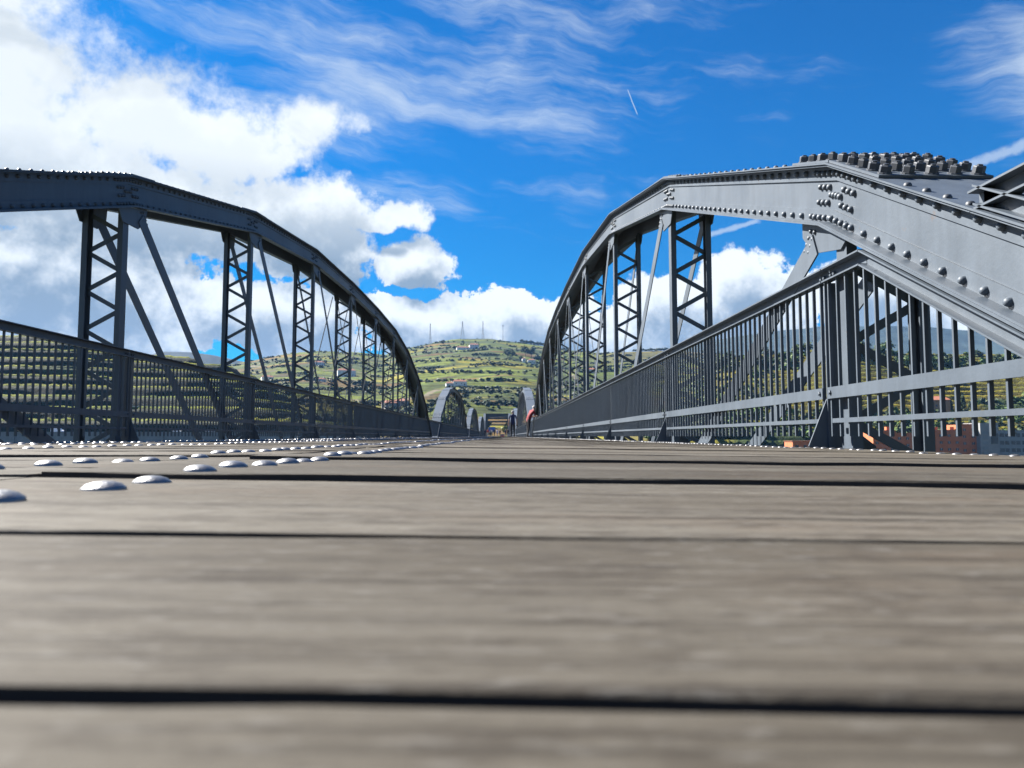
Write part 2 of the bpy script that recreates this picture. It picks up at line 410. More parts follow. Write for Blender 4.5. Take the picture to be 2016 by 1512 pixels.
def leg_mb(s, side, z0, z1, y):
    xo = .232; mb = MB(); x0, x1, xi = side * xo, side * (xo - .012), side * (xo - .060)
    def bx(a, b, ya, yb): mb.box(min(s*a, s*b), max(s*a, s*b), ya, yb, z0, z1)
    bx(x0, x1, y - .062, y + .062); bx(x1, xi, y - .062, y - .051); bx(x1, xi, y + .051, y + .062)
    return mb
def lacing(s, y, z0, z1):
    out = []; z = z0; d = 1
    while z + .22 < z1:
        out.append(((s * -.165 * d, y, z), (s * .165 * d, y, z + .185))); z += .225; d = -d
    return out

RIVET = rivet_mesh('rivet', .0205, .024); RIVET_FAR = MB().lathe([(.0175, 0), (.013, .013), (0, .016)], 6)
NUT = nut_mesh()
TOP_RIVET = rivet_mesh('plate_rivet', .02, .016, 8, M_NUT)

def build_truss(s, label, span, near):
    """s +1: right-hand truss, inner side faces -X; s -1: left-hand truss"""
    root = thing('arch_truss', label, 'bridge truss', (XC_R if s > 0 else XC_L, Y_OFF + PITCH * span, 0), 'steel arch trusses of the footbridge')
    sx = lambda a, b: (min(s*a, s*b), max(s*a, s*b))
    mb = MB()
    for side in (-1, 1): sweep(mb, *sx(side * .203, side * .215), .018, CD - .012)
    chord = part('top_chord', mb, M_STEEL, root)
    mb = MB(); sweep(mb, -.31, .31, .0, .009); part('top_plate', mb, M_STEEL, chord)
    mb = MB(); sweep(mb, -.298, .298, .0115, .021); part('under_plate', mb, M_STEEL, chord)
    for side in (-1, 1):
        mb = MB(); sweep(mb, *sx(side * .2155, side * .228), .022, .098); part('flange_angle', mb, M_STEEL, chord)
        mb = MB(); sweep(mb, *sx(side * .2155, side * .228), CD - .092, CD - .012)
        sweep(mb, *sx(side * .205, side * .305), CD - .0115, CD); sweep(mb, *sx(side * .2285, side * .30), CD - .021, CD - .012)
        part('flange_angle', mb, M_STEEL, chord)
    # splice plates over the joints of the top plate
    for k in range(1, NP):
        for kk, u0, u1 in ((k - 1, panel_len(k - 1) - .62, panel_len(k - 1) - .005), (k, .005, .55)):
            y0, z0, a = panel_point(kk, u0, 0); y1, z1, a = panel_point(kk, u1, 0)
            n = Vector((-math.sin(a), math.cos(a)))
            mb = MB(); vs = []
            for (yy, zz) in ((y0, z0), (y1, z1)):
                for e in (.0025, .016):
                    for xx in (-.292, .292): vs.append((xx, yy + n.x * e, zz + n.y * e))
            mb.add(vs, [(0, 1, 3, 2), (4, 6, 7, 5), (0, 4, 5, 1), (2, 3, 7, 6), (0, 2, 6, 4), (1, 5, 7, 3)])
            part('splice_plate', mb, M_STEEL, chord)
    # posts with lacing
    for k in range(1, NP):
        y, zt = NODES[k]; z1 = zt - CD - .004
        if near:
            post = part('post', leg_mb(s, -1, -.95, z1, y), M_STEEL, root)
            part('leg', leg_mb(s, 1, -.95, z1, y), M_STEEL, post)
            for a, b in lacing(s, y, -.3, z1 - .02):
                mb = MB(); mb.bar(a, b, .05, .012, (0, 1, 0)); part('lacing_bar', mb, M_STEEL, post)
        else:
            mb = leg_mb(s, -1, -.95, z1, y); m2 = leg_mb(s, 1, -.95, z1, y); mb.add(m2.v, m2.f)
            for a, b in lacing(s, y, -.2, z1): mb.bar(a, b, .05, .012, (0, 1, 0))
            part('post', mb, M_STEEL, root)
        # gussets and diagonals
        dr = 1 if k <= 5 else -1
        for side in (-1, 1):
            x0, x1 = sx(side * .2335, side * .2455)
            pts = [(y - dr * .20, chord_at(y - dr * .20, CD) + .01), (y + dr * .46, chord_at(y + dr * .46, CD) + .01), (y + dr * .44, chord_at(y + dr * .44, CD) - .17), (y + dr * .26, chord_at(y + dr * .26, CD) - .25), (y - dr * .10, chord_at(y - dr * .1, CD) - .16)]
            if k in (1, 10): pts = [(y - dr * .12, chord_at(y - dr * .12, CD) + .01), (y + dr * .50, chord_at(y + dr * .50, CD) + .01), (y + dr * .50, chord_at(y + dr * .50, CD) - .10), (y + dr * .36, chord_at(y + dr * .36, CD) - .19), (y - dr * .02, chord_at(y - dr * .02, CD) - .10)]
            mb = MB().prism(pts, x0, x1); part('gusset', mb, M_STEEL, root)
        if 1 <= k <= 10:
            pairs = []
            if k <= 4: pairs.append((k, k + 1, .155 if k < 4 else .11))
            if k >= 7: pairs.append((k, k - 1, .155 if k > 7 else .11))
            if k in (4, 5, 6): pairs.append((k + 1, k, .045))
            if k in (5, 6): pairs.append((k, k + 1, .045))
            for a, b, w in pairs:
                sg = 1 if b > a else -1
                for side in (-1, 1):
                    p = (s * side * .252, NODES[a][0] + sg * .30, NODES[a][1] - CD - .10 + (.55 * .3 * (Z_TOP[b] - Z_TOP[a]) / P))
                    q = (s * side * .252, NODES[b][0] - sg * .08, -.62)
                    mb = MB().bar(p, q, w, .011, (1, 0, 0)); part('diagonal', mb, M_STEEL, root)
    mb = MB()
    for side in (-1, 1): mb.box(*sx(side * .203, side * .215), .3, L_SPAN - .3, -1.0, -.55)
    mb.box(-.26, .26, .3, L_SPAN - .3, -1.02, -1.002); part('bottom_chord', mb, M_STEEL, root)
    # rivets on the inner web
    if near:
        pts = web_rivets(); pts.sort(key=lambda p: p[0]); vis = [p for p in pts if p[0] > (2.2 if s > 0 else 5.5)]
        for (y, z) in vis[:300]:
            o = ob('rivet', RIVET, chord, (s * -.215 - s * (.013 if False else 0.0), y, z), (0, -s * math.pi / 2, 0))
            on_angle = True
        # rivets that sit on the angles stand proud of them
        for o in chord.children:
            if o.name.startswith('rivet'):
                y, z = o.location.y, o.location.z
                d = chord_depth(y, z)
                if d < .1 or d > .27: o.location.x = -s * .228
        mb = MB()
        for (y, z) in vis[300:]:
            d = chord_depth(y, z)
            off = len(mb.v); mb.lathe([(.0205, 0), (.015, .014), (0, .019)], 6, (-s * (.228 if d < .1 or d > .27 else .215), y, z), 0, -s)
        part('rivets', mb, M_STEEL, chord, True, 'stuff')
        # gusset rivets
        mb = MB()
        for k in range(1, NP):
            y, zt = NODES[k]; dr = 1 if k <= 5 else -1
            for j in range(4):
                yy = y + dr * (.31 + .03 * j); zz = chord_at(yy, CD) - .05 - .045 * j
                for q in (0, .07): mb.lathe([(.016, 0), (.012, .012), (0, .015)], 6, (-s * .2455, yy + dr * q * .8, zz + q * .3), 0, -s)
        part('gusset_rivets', mb, M_STEEL, root, True, 'stuff')
    # bolts on the top plate
    mbf = MB(); count = 0
    for k in range(1, NP):
        for kk, u0, u1, nu in ((k - 1, panel_len(k - 1) - .57, panel_len(k - 1) - .07, 5), (k, .07, .49, 4)):
            for i in range(nu):
                u = u0 + (u1 - u0) * i / (nu - 1)
                y, z, a = panel_point(kk, u, -.017)
                for j in range(5):
                    x = -.24 + .12 * j
                    if near and s > 0 and k == 1:
                        o = ob('nut', NUT, chord, (x, y, z), (a, 0, random.random())); o.rotation_mode = 'ZYX'; count += 1
                    elif near or k in (1, 2):
                        mbf.lathe([(.02, 0), (.015, .012), (0, .017)], 5, (x, y, z - .002))
    if near:
        for k in range(NP):
            Lp = panel_len(k); u = .75 if k else .2; i = 0
            while u < Lp - .75:
                y, z, a = panel_point(k, u, -.0005)
                for x in (-.265, .265, ):
                    if k == 0 and s > 0: ob('plate_rivet', TOP_RIVET, chord, (x, y, z), (a, 0, 0))
                    else: mbf.lathe([(.02, 0), (.015, .012), (0, .017)], 5, (x, y, z))
                u += .17
    if mbf.v: part('top_rivets', mbf, M_STEEL, chord, True, 'stuff')
    return root

def chord_depth(y, z):
    """distance of a point below the top line of the chord"""
    best = 9
    for k in range(NP):
        (y0, z0), (y1, z1) = NODES[k], NODES[k+1]
        t = Vector((y1 - y0, z1 - z0)); Lp = t.length; t /= Lp
        w = Vector((y - y0, z - z0)); u = w.dot(t)
        if -.01 <= u <= Lp + .01: best = min(best, abs(w.x * t.y - w.y * t.x))
    return best

ORD = ['nearest', 'second', 'third', 'fourth']
def copy_tree(o, parent=None):
    c = o.copy(); COL.objects.link(c); c.parent = parent
    for ch in list(o.children): copy_tree(ch, c)
    return c
truss_r = build_truss(1, 'sunlit grey riveted arch truss rising above the railing where the man in red leans', 0, True)
truss_l = build_truss(-1, 'shaded navy-grey steel arch truss with the low terraced vineyard hill seen through it', 0, True)
far_r = build_truss(1, 'small pale arch truss directly beyond the man in the red shirt', 1, False)
far_l = build_truss(-1, 'small pale arch truss next beyond the shaded truss, across from the two men', 1, False)
for src, labs in ((far_r, ('white-grey truss top showing just past the head of the man in dark blue', )),
                  (far_l, ('smaller pale arch truss two spans beyond the shaded one', 'tiny pale arch truss just before the tall portal'))):
    for i, lab in enumerate(labs):
        c = copy_tree(src); c.location.y = Y_OFF + PITCH * (2 + i); c['label'] = lab
c = copy_tree(far_r); c.location.y = Y_OFF + PITCH * 3; c['label'] = 'tiny pale truss just before the tall portal on the side of the walking man'

# ---------------------------------------------------------------- deck
def deck_z(x):
    if x > -.46: return .0055 - .012 * (x + .46)
    if x > -2.3: return .0055
    return .0055 + .012 * (x + 2.3)
deck = ob('bridge_deck', None, kind='structure')
DECK_END = 246.0
def plank_mesh(name, x0, x1, w, seed):
    rr = random.Random(seed); mb = MB(); n = 16; b = .0009; t = .05
    prof = [(-w/2, -t), (-w/2, -b*1.2), (-w/2 + b, 0), (w/2 - b, 0), (w/2, -b*1.2), (w/2, -t)]
    rings = []
    for i in range(n + 1):
        x = x0 + (x1 - x0) * i / n; wob = [rr.uniform(-.0019, .0019) for _ in prof]
        rings.append([(x + (wob[0] * 3 if i in (0, n) else 0), y + wob[j] * (1 if j in (0, 1, 4, 5) else .5), z + deck_z(min(max(x, x0 + .001), x1 - .001)) + (wob[j] * .5 if 1 <= j <= 4 else 0)) for j, (y, z) in enumerate(prof)])
    vs = [p for r_ in rings for p in r_]; m = len(prof); fs = []
    for i in range(n):
        for j in range(m): fs.append((i*m + j, i*m + (j+1) % m, (i+1)*m + (j+1) % m, (i+1)*m + j))
    fs += [tuple(range(m)), tuple(range(n*m, n*m + m))]
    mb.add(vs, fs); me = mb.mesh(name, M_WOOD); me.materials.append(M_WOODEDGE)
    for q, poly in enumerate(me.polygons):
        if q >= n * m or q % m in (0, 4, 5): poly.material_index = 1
    return me
COLS = [(-.456, 1.80), (-2.296, -.464), (-4.22, -2.304)]
BOLT_X = [(-.315, 1.66), (-.60, -1.45, -2.17), (-2.43, -3.3, -4.08)]
EDGE0 = .1295
known_h = {-1: -.0005, 0: 0.0, 1: .0005, 2: -.001, 3: .005, 4: .003, 5: -.001, 6: .005, 7: .001}
BOLT = MB().lathe([(.0164, -.004), (.0164, .0010), (.0155, .0021), (.0122, .0046), (.007, .0063), (0, .0070)], 20).mesh('bolt', M_BOLT, True)
bolt_list = []
for c, (x0, x1) in enumerate(COLS):
    variants = [plank_mesh('plank', x0, x1, w, 31 * c + q) for q, w in enumerate((.190, .194, .196, .187, .192, .195))]
    n_ind = 100; j0 = -6
    far = MB()
    for j in range(j0, int((DECK_END - EDGE0) / .2)):
        yc = EDGE0 + .2 * (j + .5) + .0
        h = random.uniform(-.003, .003)
        if c == 0 and j in known_h: h = known_h[j]
        if j - j0 < n_ind:
            first = c == 0 and -2 < j < 3; jit = 0.0 if first else 1.0
            var = variants[{-1: 1, 0: 0, 1: 0, 2: 5}[j]] if first else random.choice(variants)
            o = ob('plank', var, deck, (random.uniform(-.003, .003) * (c > 0), yc + jit * random.uniform(-.0015, .0015), h), (0, 0, -.002 if first else random.uniform(-.0012, .0012)))
        else:
            w = random.choice((.19, .193, .196)) / 2
            for a, b in ((x0, x1),):
                za, zb = deck_z(a + .001) + h, deck_z(b - .001) + h
                far.add([(a, yc - w, za), (b, yc - w, zb), (b, yc + w, zb), (a, yc + w, za), (a, yc - w, za - .04), (b, yc - w, zb - .04)], [(0, 1, 2, 3), (4, 5, 1, 0)])
        if j >= -1 and yc < 120:
            for bx in BOLT_X[c]:
                for e in (-.048, .048):
                    bolt_list.append((bx + random.uniform(-.006, .006), yc + e + random.uniform(-.006, .006), deck_z(bx) + h + random.uniform(0, .0008)))
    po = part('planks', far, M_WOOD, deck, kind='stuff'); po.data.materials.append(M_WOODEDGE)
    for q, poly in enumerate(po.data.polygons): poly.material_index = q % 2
bolt_list = [b for b in bolt_list if b[1] > .3 and abs(b[0] - b[1] * 0) < b[1] * .95 + .4]
bolt_list.sort(key=lambda b: math.hypot(b[0], b[1]))
for b in bolt_list[:300]: ob('bolt', BOLT, deck, b, (random.uniform(-.03, .03), random.uniform(-.03, .03), random.random() * 6))
mb = MB()
for b in bolt_list[300:]: mb.lathe([(.0195, 0), (.0145, .0062), (0, .0096)], 6, b)
part('bolts', mb, M_BOLT, deck, True, 'stuff')
mb = MB(); mb.box(-4.21, 1.79, -1.2, DECK_END, -.30, -.10); part('under_deck_light_blocker', mb, M_UNDER, deck)  # added solid slab: blocks light from below so plank gaps look dark
for xa in (1.806, -4.29):
    mb = MB(); mb.box(xa, xa + .06, -1.2, DECK_END, -.34, -.075); part('edge_beam', mb, M_STEEL, deck)

# ---------------------------------------------------------------- railings
def baluster_spans(y_local):
    """(z0, z1) pieces of a baluster, cut where the arch foot passes through the railing"""
    y_local += RAIL_OFF
    zt, zb = chord_at(y_local, -.008) + .089, chord_at(y_local, CD + .012) - .084
    if zt > .045 + .1 and zb < .955:
        r_ = []
        if zb > .1: r_.append((.045, zb))
        if zt < .90: r_.append((zt, .956))
        return r_
    if zb >= .955 or zt < .05: return [(.045, .956)]
    return [(max(.045, zt), .956)] if zt < .9 else []
def rail_chord(y, d=0.0): return chord_at(y + RAIL_OFF, d)
def build_railing(s, label, span, near, y_from, y_to):
    X = RAIL_R if s > 0 else RAIL_L
    Y0 = Y_OFF + RAIL_OFF + PITCH * span
    root = thing('railing', label, 'railing', (X, Y0, 0), 'footbridge railings')
    sx = lambda a, b: (min(s*a, s*b), max(s*a, s*b))
    def rail_profile(mb, ya, yb, za, zb):
        """channel rail, open to the walkway, running from (ya, za) to (yb, zb): z is its top"""
        for x0, x1, d0, d1 in ((.018, .026, 0, .085), (-.030, .0178, 0, .009), (-.030, .0178, .076, .085)):
            a, b = sx(x0, x1)
            mb.add([(a, ya, za - d1), (b, ya, za - d1), (b, yb, zb - d1), (a, yb, zb - d1), (a, ya, za - d0), (b, ya, za - d0), (b, yb, zb - d0), (a, yb, zb - d0)],
                   [(0, 3, 2, 1), (4, 5, 6, 7), (0, 1, 5, 4), (1, 2, 6, 5), (2, 3, 7, 6), (3, 0, 4, 7)])
    # where the chord cuts the top rail
    ya = next(y / 100 for y in range(100, 900) if rail_chord(y / 100, CD + .012) > 1.035)
    yb = L_SPAN - ya
    segs = [ya] + [k * P for k in range(1, NP) if k * P > ya + .3 and k * P < yb - .3] + [yb]
    for a, b in zip(segs, segs[1:]):
        if b < y_from or a > y_to: continue
        mb = MB(); rail_profile(mb, a + (.006 if a != ya else 0), b - (.006 if b != yb else 0), 1.035, 1.035); part('top_rail', mb, M_STEEL, root)
    yt = next(y / 100 for y in range(100, 900) if rail_chord(y / 100, -.004) > .985)     # top rail on the other side of the chord
    zlow = .20; ycut = next(y / 100 for y in range(1, 900) if rail_chord(y / 100, CD + .012) > zlow)
    for mir in (0, 1):
        M_ = (lambda y: y) if not mir else (lambda y: L_SPAN - y)
        if (mir and y_to < L_SPAN - 6) or (not mir and y_from > 6): continue
        mb = MB(); rail_profile(mb, M_(ya + .006), M_(ycut), 1.035 - .0, rail_chord(ycut, CD + .012)); part('sloping_rail', mb, M_STEEL, root)
        if not mir:
            mb = MB(); rail_profile(mb, yt - .02, .6, 1.035, 1.035); part('top_rail', mb, M_STEEL, root)
            mb = MB(); rail_profile(mb, yt - .05, .6, rail_chord(yt - .05, -.008) + .088, rail_chord(.6, -.008) + .088); part('sloping_rail', mb, M_STEEL, root)
        else:
            mb = MB(); rail_profile(mb, L_SPAN - yt + .02, PITCH + .6, 1.035, 1.035); part('top_rail', mb, M_STEEL, root)
    # lower flat bars, one length per bay, with bolts by each post
    bays = [2.50] + [k * P for k in range(1, NP)] + [L_SPAN - 2.75]
    for a, b in zip(bays, bays[1:]):
        if b < y_from or a > y_to: continue
        e0 = .035 if a > 3 else 0; e1 = .035 if b < L_SPAN - 3 else 0
        mb = MB().box(*sx(-.024, -.0145), a + e0, b - e1, .262, .328); r_ = part('mid_rail', mb, M_STEEL, root)
        mb = MB().box(*sx(-.024, -.0145), a + e0 + .03, b - e1 - .05, .122, .147); part('low_rail', mb, M_STEEL, root)
        if near and b < 26:
            for yy in (a + .07, b - .07):
                mb = MB().lathe([(.013, 0), (.013, .008), (.009, .011), (0, .011)], 6, (-s * .0242, yy, .297), 0, -s); part('rail_bolt', mb, M_STEEL, r_)
    # posts: upright plate with a splayed foot bracket
    for k in range(1, NP):
        y = k * P
        if y < y_from - 1 or y > y_to + 1: continue
        mb = MB().box(*sx(-.012, .10), y - .006, y + .006, -.06, .949); p_ = part('post', mb, M_STEEL, root)
        pts = [(-.125, -.012), (-.012, .262), (.085, .262), (.10, .12), (.27, -.012), (.27, -.06), (-.09, -.06)]
        pts = [(s * a, b) for a, b in pts]
        mb = MB().prism(pts, y + .0065, y + .0165, 'y'); part('bracket', mb, M_STEEL, p_)
        if near and y < 26:
            mb = MB()
            for q in range(4): mb.lathe([(.012, 0), (.012, .014), (0, .016)], 6, (-s * -.0176, y + (-.085, -.045, .045, .085)[q], .99), 0, -s)
            part('joint_bolts', mb, M_STEEL, p_)
    # balusters
    ys = np.arange(.7, PITCH + .6, .106); cnt = 0; mb = MB()
    cache = {}
    for y in ys:
        y = float(y)
        if y < y_from or y > y_to or abs((y / P) - round(y / P)) * P < .03: continue
        for z0, z1 in (baluster_spans(y) if y + RAIL_OFF < L_SPAN else [(.045, .956)]):
            if near and cnt < 300:
                key = (round(z0, 3), round(z1, 3))
                if key not in cache: cache[key] = MB().box(*sx(-.0135, .0050), -.006, .006, z0, z1).mesh('baluster', M_STEEL)
                ob('baluster', cache[key], root, (0, y, 0)); cnt += 1
            else: mb.box(*sx(-.0135, .0050), y - .006, y + .006, z0, z1)
    if mb.v: part('balusters', mb, M_STEEL, root, kind='stuff')
    return root
build_railing(1, 'sunlit grey railing with pale lower bars, the man in red leaning on it', 0, True, .7, 99)
build_railing(-1, 'dark shaded railing with upright bars in front of the terraced vineyard hill', 0, True, 5.0, 99)
fr = build_railing(1, 'far length of railing beside the walking man in dark blue', 1, False, 0, 99)
fl = build_railing(-1, 'far dark railing under the small pale arch next beyond the shaded truss', 1, False, 0, 99)
for src, labs in ((fr, ('short distant railing beyond the man in dark blue, before the portal', 'distant railing length ending at the light-coloured side of the portal farther from the hill house')), (fl, ('distant dark railing under the third arch on the shaded side', 'tiny dark railing under the last small arch before the portal'))):
    for i, lab in enumerate(labs):
        c = copy_tree(src); c.location.y = Y_OFF + PITCH * (2 + i); c['label'] = lab

# ---------------------------------------------------------------- tall portal at the far end
def build_portal():
    y0 = Y_OFF + PITCH * 4
    root = thing('bridge_portal', 'tall far portal with pale legs and dark cross beams over the crowd', 'portal', (-1.185, y0, 0))
    for sg in (-1, 1):
        mb = MB(); c = sg * 3.375
        prof = [(0, -.3), (4.2, 4.2), (8.4, 6.3), (40, 6.3), (44, 4.2), (48, -.3)]
        for (a, z), (b, w) in zip(prof, prof[1:]):
            mb.add([(c - .31, a, z), (c + .31, a, z), (c + .31, b, w), (c - .31, b, w), (c - .31, a, z - .42), (c + .31, a, z - .42), (c + .31, b, w - .42), (c - .31, b, w - .42)],
                   [(0, 1, 2, 3), (7, 6, 5, 4), (0, 3, 7, 4), (1, 5, 6, 2), (0, 4, 5, 1), (3, 2, 6, 7)])
        part('leg', mb, M_STEEL, root)
        mb = MB()
        for k in range(10): mb.box(c - .2, c + .2, 4.2 + 4.2 * k - .09, 4.2 + 4.2 * k + .09, -.5, (4.0, 5.9)[0 < k < 9])
        part('posts', mb, M_STEEL, root, kind='stuff')
        mb = MB(); mb.box(c - sg * .3 - .03, c - sg * .3 + .03, 0, 48, .95, 1.04); mb.box(c - sg * .3 - .01, c - sg * .3 + .01, 0, 48, .05, .95); part('parapet', mb, M_STEEL, root)
    for y, z, h in ((8.4, 5.95, .60), (8.6, 4.85, .34), (13, 5.75, .4), (17, 5.6, .5), (25, 5.3, .4), (36, 4.6, .5), (42.5, 3.65, .40)):
        mb = MB().box(-3.1, 3.1, y - .12, y + .12, z - h / 2, z + h / 2); part('cross_beam', mb, M_STEEL, root)
    for a, b in ((8.6, 17), (17, 25), (25, 36)):
        for sg in (-1, 1):
            mb = MB().bar((-3.0 * sg, a, 5.6), (3.0 * sg, b, 5.3), .14, .04, (0, 0, 1)); part('brace', mb, M_STEEL, root)
build_portal()

# ================================================================ hills
def hill_ratio_interp(tab, th): return np.interp(th, [a for a, _ in tab], [b for _, b in tab])
def vnoise(x, y, seed=0, octv=4):
    """smooth value noise, numpy"""
    out = np.zeros_like(x, dtype=float); amp = 1.0; tot = 0
    for o in range(octv):
        xi = np.floor(x).astype(np.int64); yi = np.floor(y).astype(np.int64); fx = x - xi; fy = y - yi
        fx = fx * fx * (3 - 2 * fx); fy = fy * fy * (3 - 2 * fy)
        def hsh(a, b):
            h = (a * 374761393 + b * 668265263 + (seed + o) * 1274126177) & 0xffffffff
            h = ((h ^ (h >> 13)) * 1274126177) & 0xffffffff
            return ((h ^ (h >> 16)) & 0xffff) / 65535.0
        v = (hsh(xi, yi) * (1 - fx) + hsh(xi + 1, yi) * fx) * (1 - fy) + (hsh(xi, yi + 1) * (1 - fx) + hsh(xi + 1, yi + 1) * fx) * fy
        out += amp * v; tot += amp; amp *= .5; x = x * 2.03 + 17; y = y * 2.03 + 5
    return out / tot - .5

def polar_sheet(name, th, rr, Z, cols, mat, kind='structure', depth=False):
    T, RR = np.meshgrid(np.radians(th), rr)
    V = np.stack([RR * (np.tan(T) if depth else np.sin(T)), RR * (1 if depth else np.cos(T)), Z], -1).reshape(-1, 3)
    nr, nt = Z.shape; idx = np.arange(nr * nt).reshape(nr, nt)
    F = np.stack([idx[:-1, :-1], idx[:-1, 1:], idx[1:, 1:], idx[1:, :-1]], -1).reshape(-1, 4)
    me = bpy.data.meshes.new(name); me.vertices.add(len(V)); me.vertices.foreach_set('co', V.ravel().astype(np.float32))
    me.loops.add(F.size); me.loops.foreach_set('vertex_index', F.ravel().astype(np.int32))
    me.polygons.add(len(F)); me.polygons.foreach_set('loop_start', np.arange(0, F.size, 4, dtype=np.int32)); me.polygons.foreach_set('loop_total', np.full(len(F), 4, dtype=np.int32))
    me.update(calc_edges=True); me.validate()
    if cols is not None:
        a = me.color_attributes.new('field', 'FLOAT_COLOR', 'POINT')
        c4 = np.ones((len(V), 4), np.float32); c4[:, :3] = cols.reshape(-1, 3); a.data.foreach_set('color', c4.ravel())
    me.materials.append(mat); me.shade_smooth()
    return ob(name, me, kind=kind)

F_PX = 1450.0
def ridge_z(tab, th, r, depth=False): return r * (1 if depth else np.cos(np.radians(th))) * (859 - hill_ratio_interp(tab, th)) / F_PX
MAIN = [(-40, 760), (-30, 745), (-24, 735), (-19.3, 714), (-16.4, 698), (-14.2, 691), (-11.2, 694), (-9, 699), (-7.3, 685), (-5, 673), (-3.4, 667), (-1, 666), (0, 669), (2.1, 676), (3.3, 681), (5.2, 688), (7.5, 694), (9.9, 692), (12.6, 690), (15, 693), (17.7, 700), (21, 708), (28, 715), (45, 720)]
def main_rr(th): return np.interp(th, [-30, -16, -8, -2, 4, 9, 14, 30], [1300, 1450, 1650, 1800, 1750, 1450, 1400, 1500])
R0 = 440.0
def main_z(th, r):
    rr_ = main_rr(th); t = np.clip((r - R0) / (rr_ - R0), 0, None)
    zr = ridge_z(MAIN, th, rr_)
    base = -6 + (zr + 6) * np.minimum(t, 1) ** 1.12
    s_ = r * np.radians(th)
    und = vnoise(s_ / 260, r / 200, 3, 4) * 34 * np.clip(t * (1 - t) * 3.2, 0, 1)
    ter = vnoise(s_ / 60, r / 40, 9, 3) * 6 * np.clip(t * (1 - t) * 4, 0, 1)
    back = np.where(t > 1, (t - 1) * -220 , 0)
    return base + und + ter + back
# patchwork of fields
NC = 950
cell_s = rng.uniform(-700, 1000, NC); cell_v = rng.uniform(380, 2000, NC)
cell_type = rng.choice(6, NC, p=[.34, .17, .19, .11, .11, .08])
CT = np.array([(.078, .096, .013), (.135, .122, .013), (.036, .048, .013), (.100, .062, .018), (.084, .088, .024), (.056, .076, .014)])
def cells(s_, v_):
    ws = s_ + 60 * vnoise(s_ / 140, v_ / 140, 21, 3) * 2; wv = v_ + 34 * vnoise(s_ / 120, v_ / 120, 22, 3) * 2 + .12 * s_ * np.sin(s_ / 300)
    d1 = np.full(s_.shape, 1e9); d2 = np.full(s_.shape, 1e9); i1 = np.zeros(s_.shape, int)
    for i in range(NC):
        d = np.hypot((ws - cell_s[i]) / 3.4, wv - cell_v[i])
        m = d < d1
        d2 = np.where(m, d1, np.minimum(d2, d)); i1 = np.where(m, i, i1); d1 = np.where(m, d, d1)
    return i1, d2 - d1
th = np.linspace(-30, 42, 380)
rr = np.concatenate([np.linspace(R0, 1000, 150), np.linspace(1004, 1900, 200), np.linspace(1920, 2300, 12)])
T, RRm = np.meshgrid(th, rr)
Zm = main_z(T, RRm); S_ = RRm * np.radians(T)
ci, ce = cells(S_, RRm)
col = CT[cell_type[ci]] * (1 + .25 * np.sin(ci * 12.9898))[..., None]
vine = np.isin(cell_type[ci], (0, 1, 3, 5))
rows = .5 + .5 * np.sin(RRm * 2 * np.pi / (9.0 + (ci % 5) * 1.5) + S_ * (.02 * ((ci % 7) - 3)))
col = np.where(vine[..., None], col * (.42 + .85 * rows)[..., None], col)
Zm = Zm + np.where(vine, rows * 1.0, 0)
brown = np.clip((T - 6.0) / 3, 0, 1) * np.clip((Zm - 95) / 40, 0, 1)
col = col * (1 - brown[..., None] * .7) + np.array((.066, .054, .030)) * (brown * .7)[..., None]
edge = np.clip(1 - ce / 7.0, 0, 1)[..., None]
col = col * (1 - edge * .75) + np.array((.020, .027, .012)) * edge * .75
# pale tracks between a few fields
track = (np.abs(vnoise(S_ / 230, RRm / 150, 77, 2)) < .008)[..., None]
col = np.where(track, np.array((.13, .11, .075)), col)
polar_sheet('vineyard_hill', th, rr, Zm, col, attr_mat('vineyard_fields', .11))

# terraced hill across the water on the shaded side
LEFT = [(-60, 640), (-45, 652), (-34, 672), (-31, 675), (-28.5, 692), (-26.9, 706), (-25, 713), (-23, 719), (-21, 730), (-19.3, 746), (-17.5, 770), (-16, 800), (-14.5, 838), (-13.2, 862), (-12, 874)]
LR0, LR1 = 346.0, 505.0
def left_base(th_, r):
    t = np.clip((r - LR0) / (LR1 - LR0), 0, None); zr = ridge_z(LEFT, th_, LR1, True)
    z = 1.5 + (zr - 1.5) * np.minimum(t, 1) ** .95 + np.where(t > 1, -(t - 1) * 40, 0)
    s_ = r * np.radians(th_)
    return z + vnoise(s_ / 90, r / 70, 5, 3) * 9 * np.clip(t * (1.05 - t) * 4, 0, 1)
def terraced(z, step, th_, r):
    z = z + 1.2 * vnoise(r * np.radians(th_) / 30, r / 40, 8, 2)
    k = np.floor(z / step); f = z / step - k
    g_ = np.clip(f / .32, 0, 1); ground = step * (k + g_ * g_ * (3 - 2 * g_))
    b1 = np.exp(-((f - .46) / .07) ** 2); b2 = np.exp(-((f - .78) / .07) ** 2)
    bump = np.maximum(b1, b2)
    gap = vnoise(r * np.radians(th_) / 2.2, k * 7.3 + (f > .6) * 3.1, 14, 2)
    hgt = bump * (1.75 + 1.3 * gap)
    return ground + np.clip(hgt, 0, None), bump, f, k
th = np.linspace(-58, -12, 460); rr = np.concatenate([np.linspace(345, LR0, 3), np.linspace(LR0 + .5, LR1 + 6, 330), np.linspace(LR1 + 14, LR1 + 300, 14)])
T, RRm = np.meshgrid(th, rr)
zb = left_base(T, RRm)
Zt, bump, f, kk = terraced(zb, 6.6, T, RRm)
S_ = RRm * np.radians(T)
vin = np.array((.200, .195, .014)); vin2 = np.array((.105, .140, .016)); earth = np.array((.022, .028, .010)); stone = np.array((.026, .030, .018))
mixv = np.clip(.5 + 1.6 * vnoise(S_ / 60, zb / 14, 31, 3), 0, 1)[..., None]
vcol = vin * mixv + vin2 * (1 - mixv)
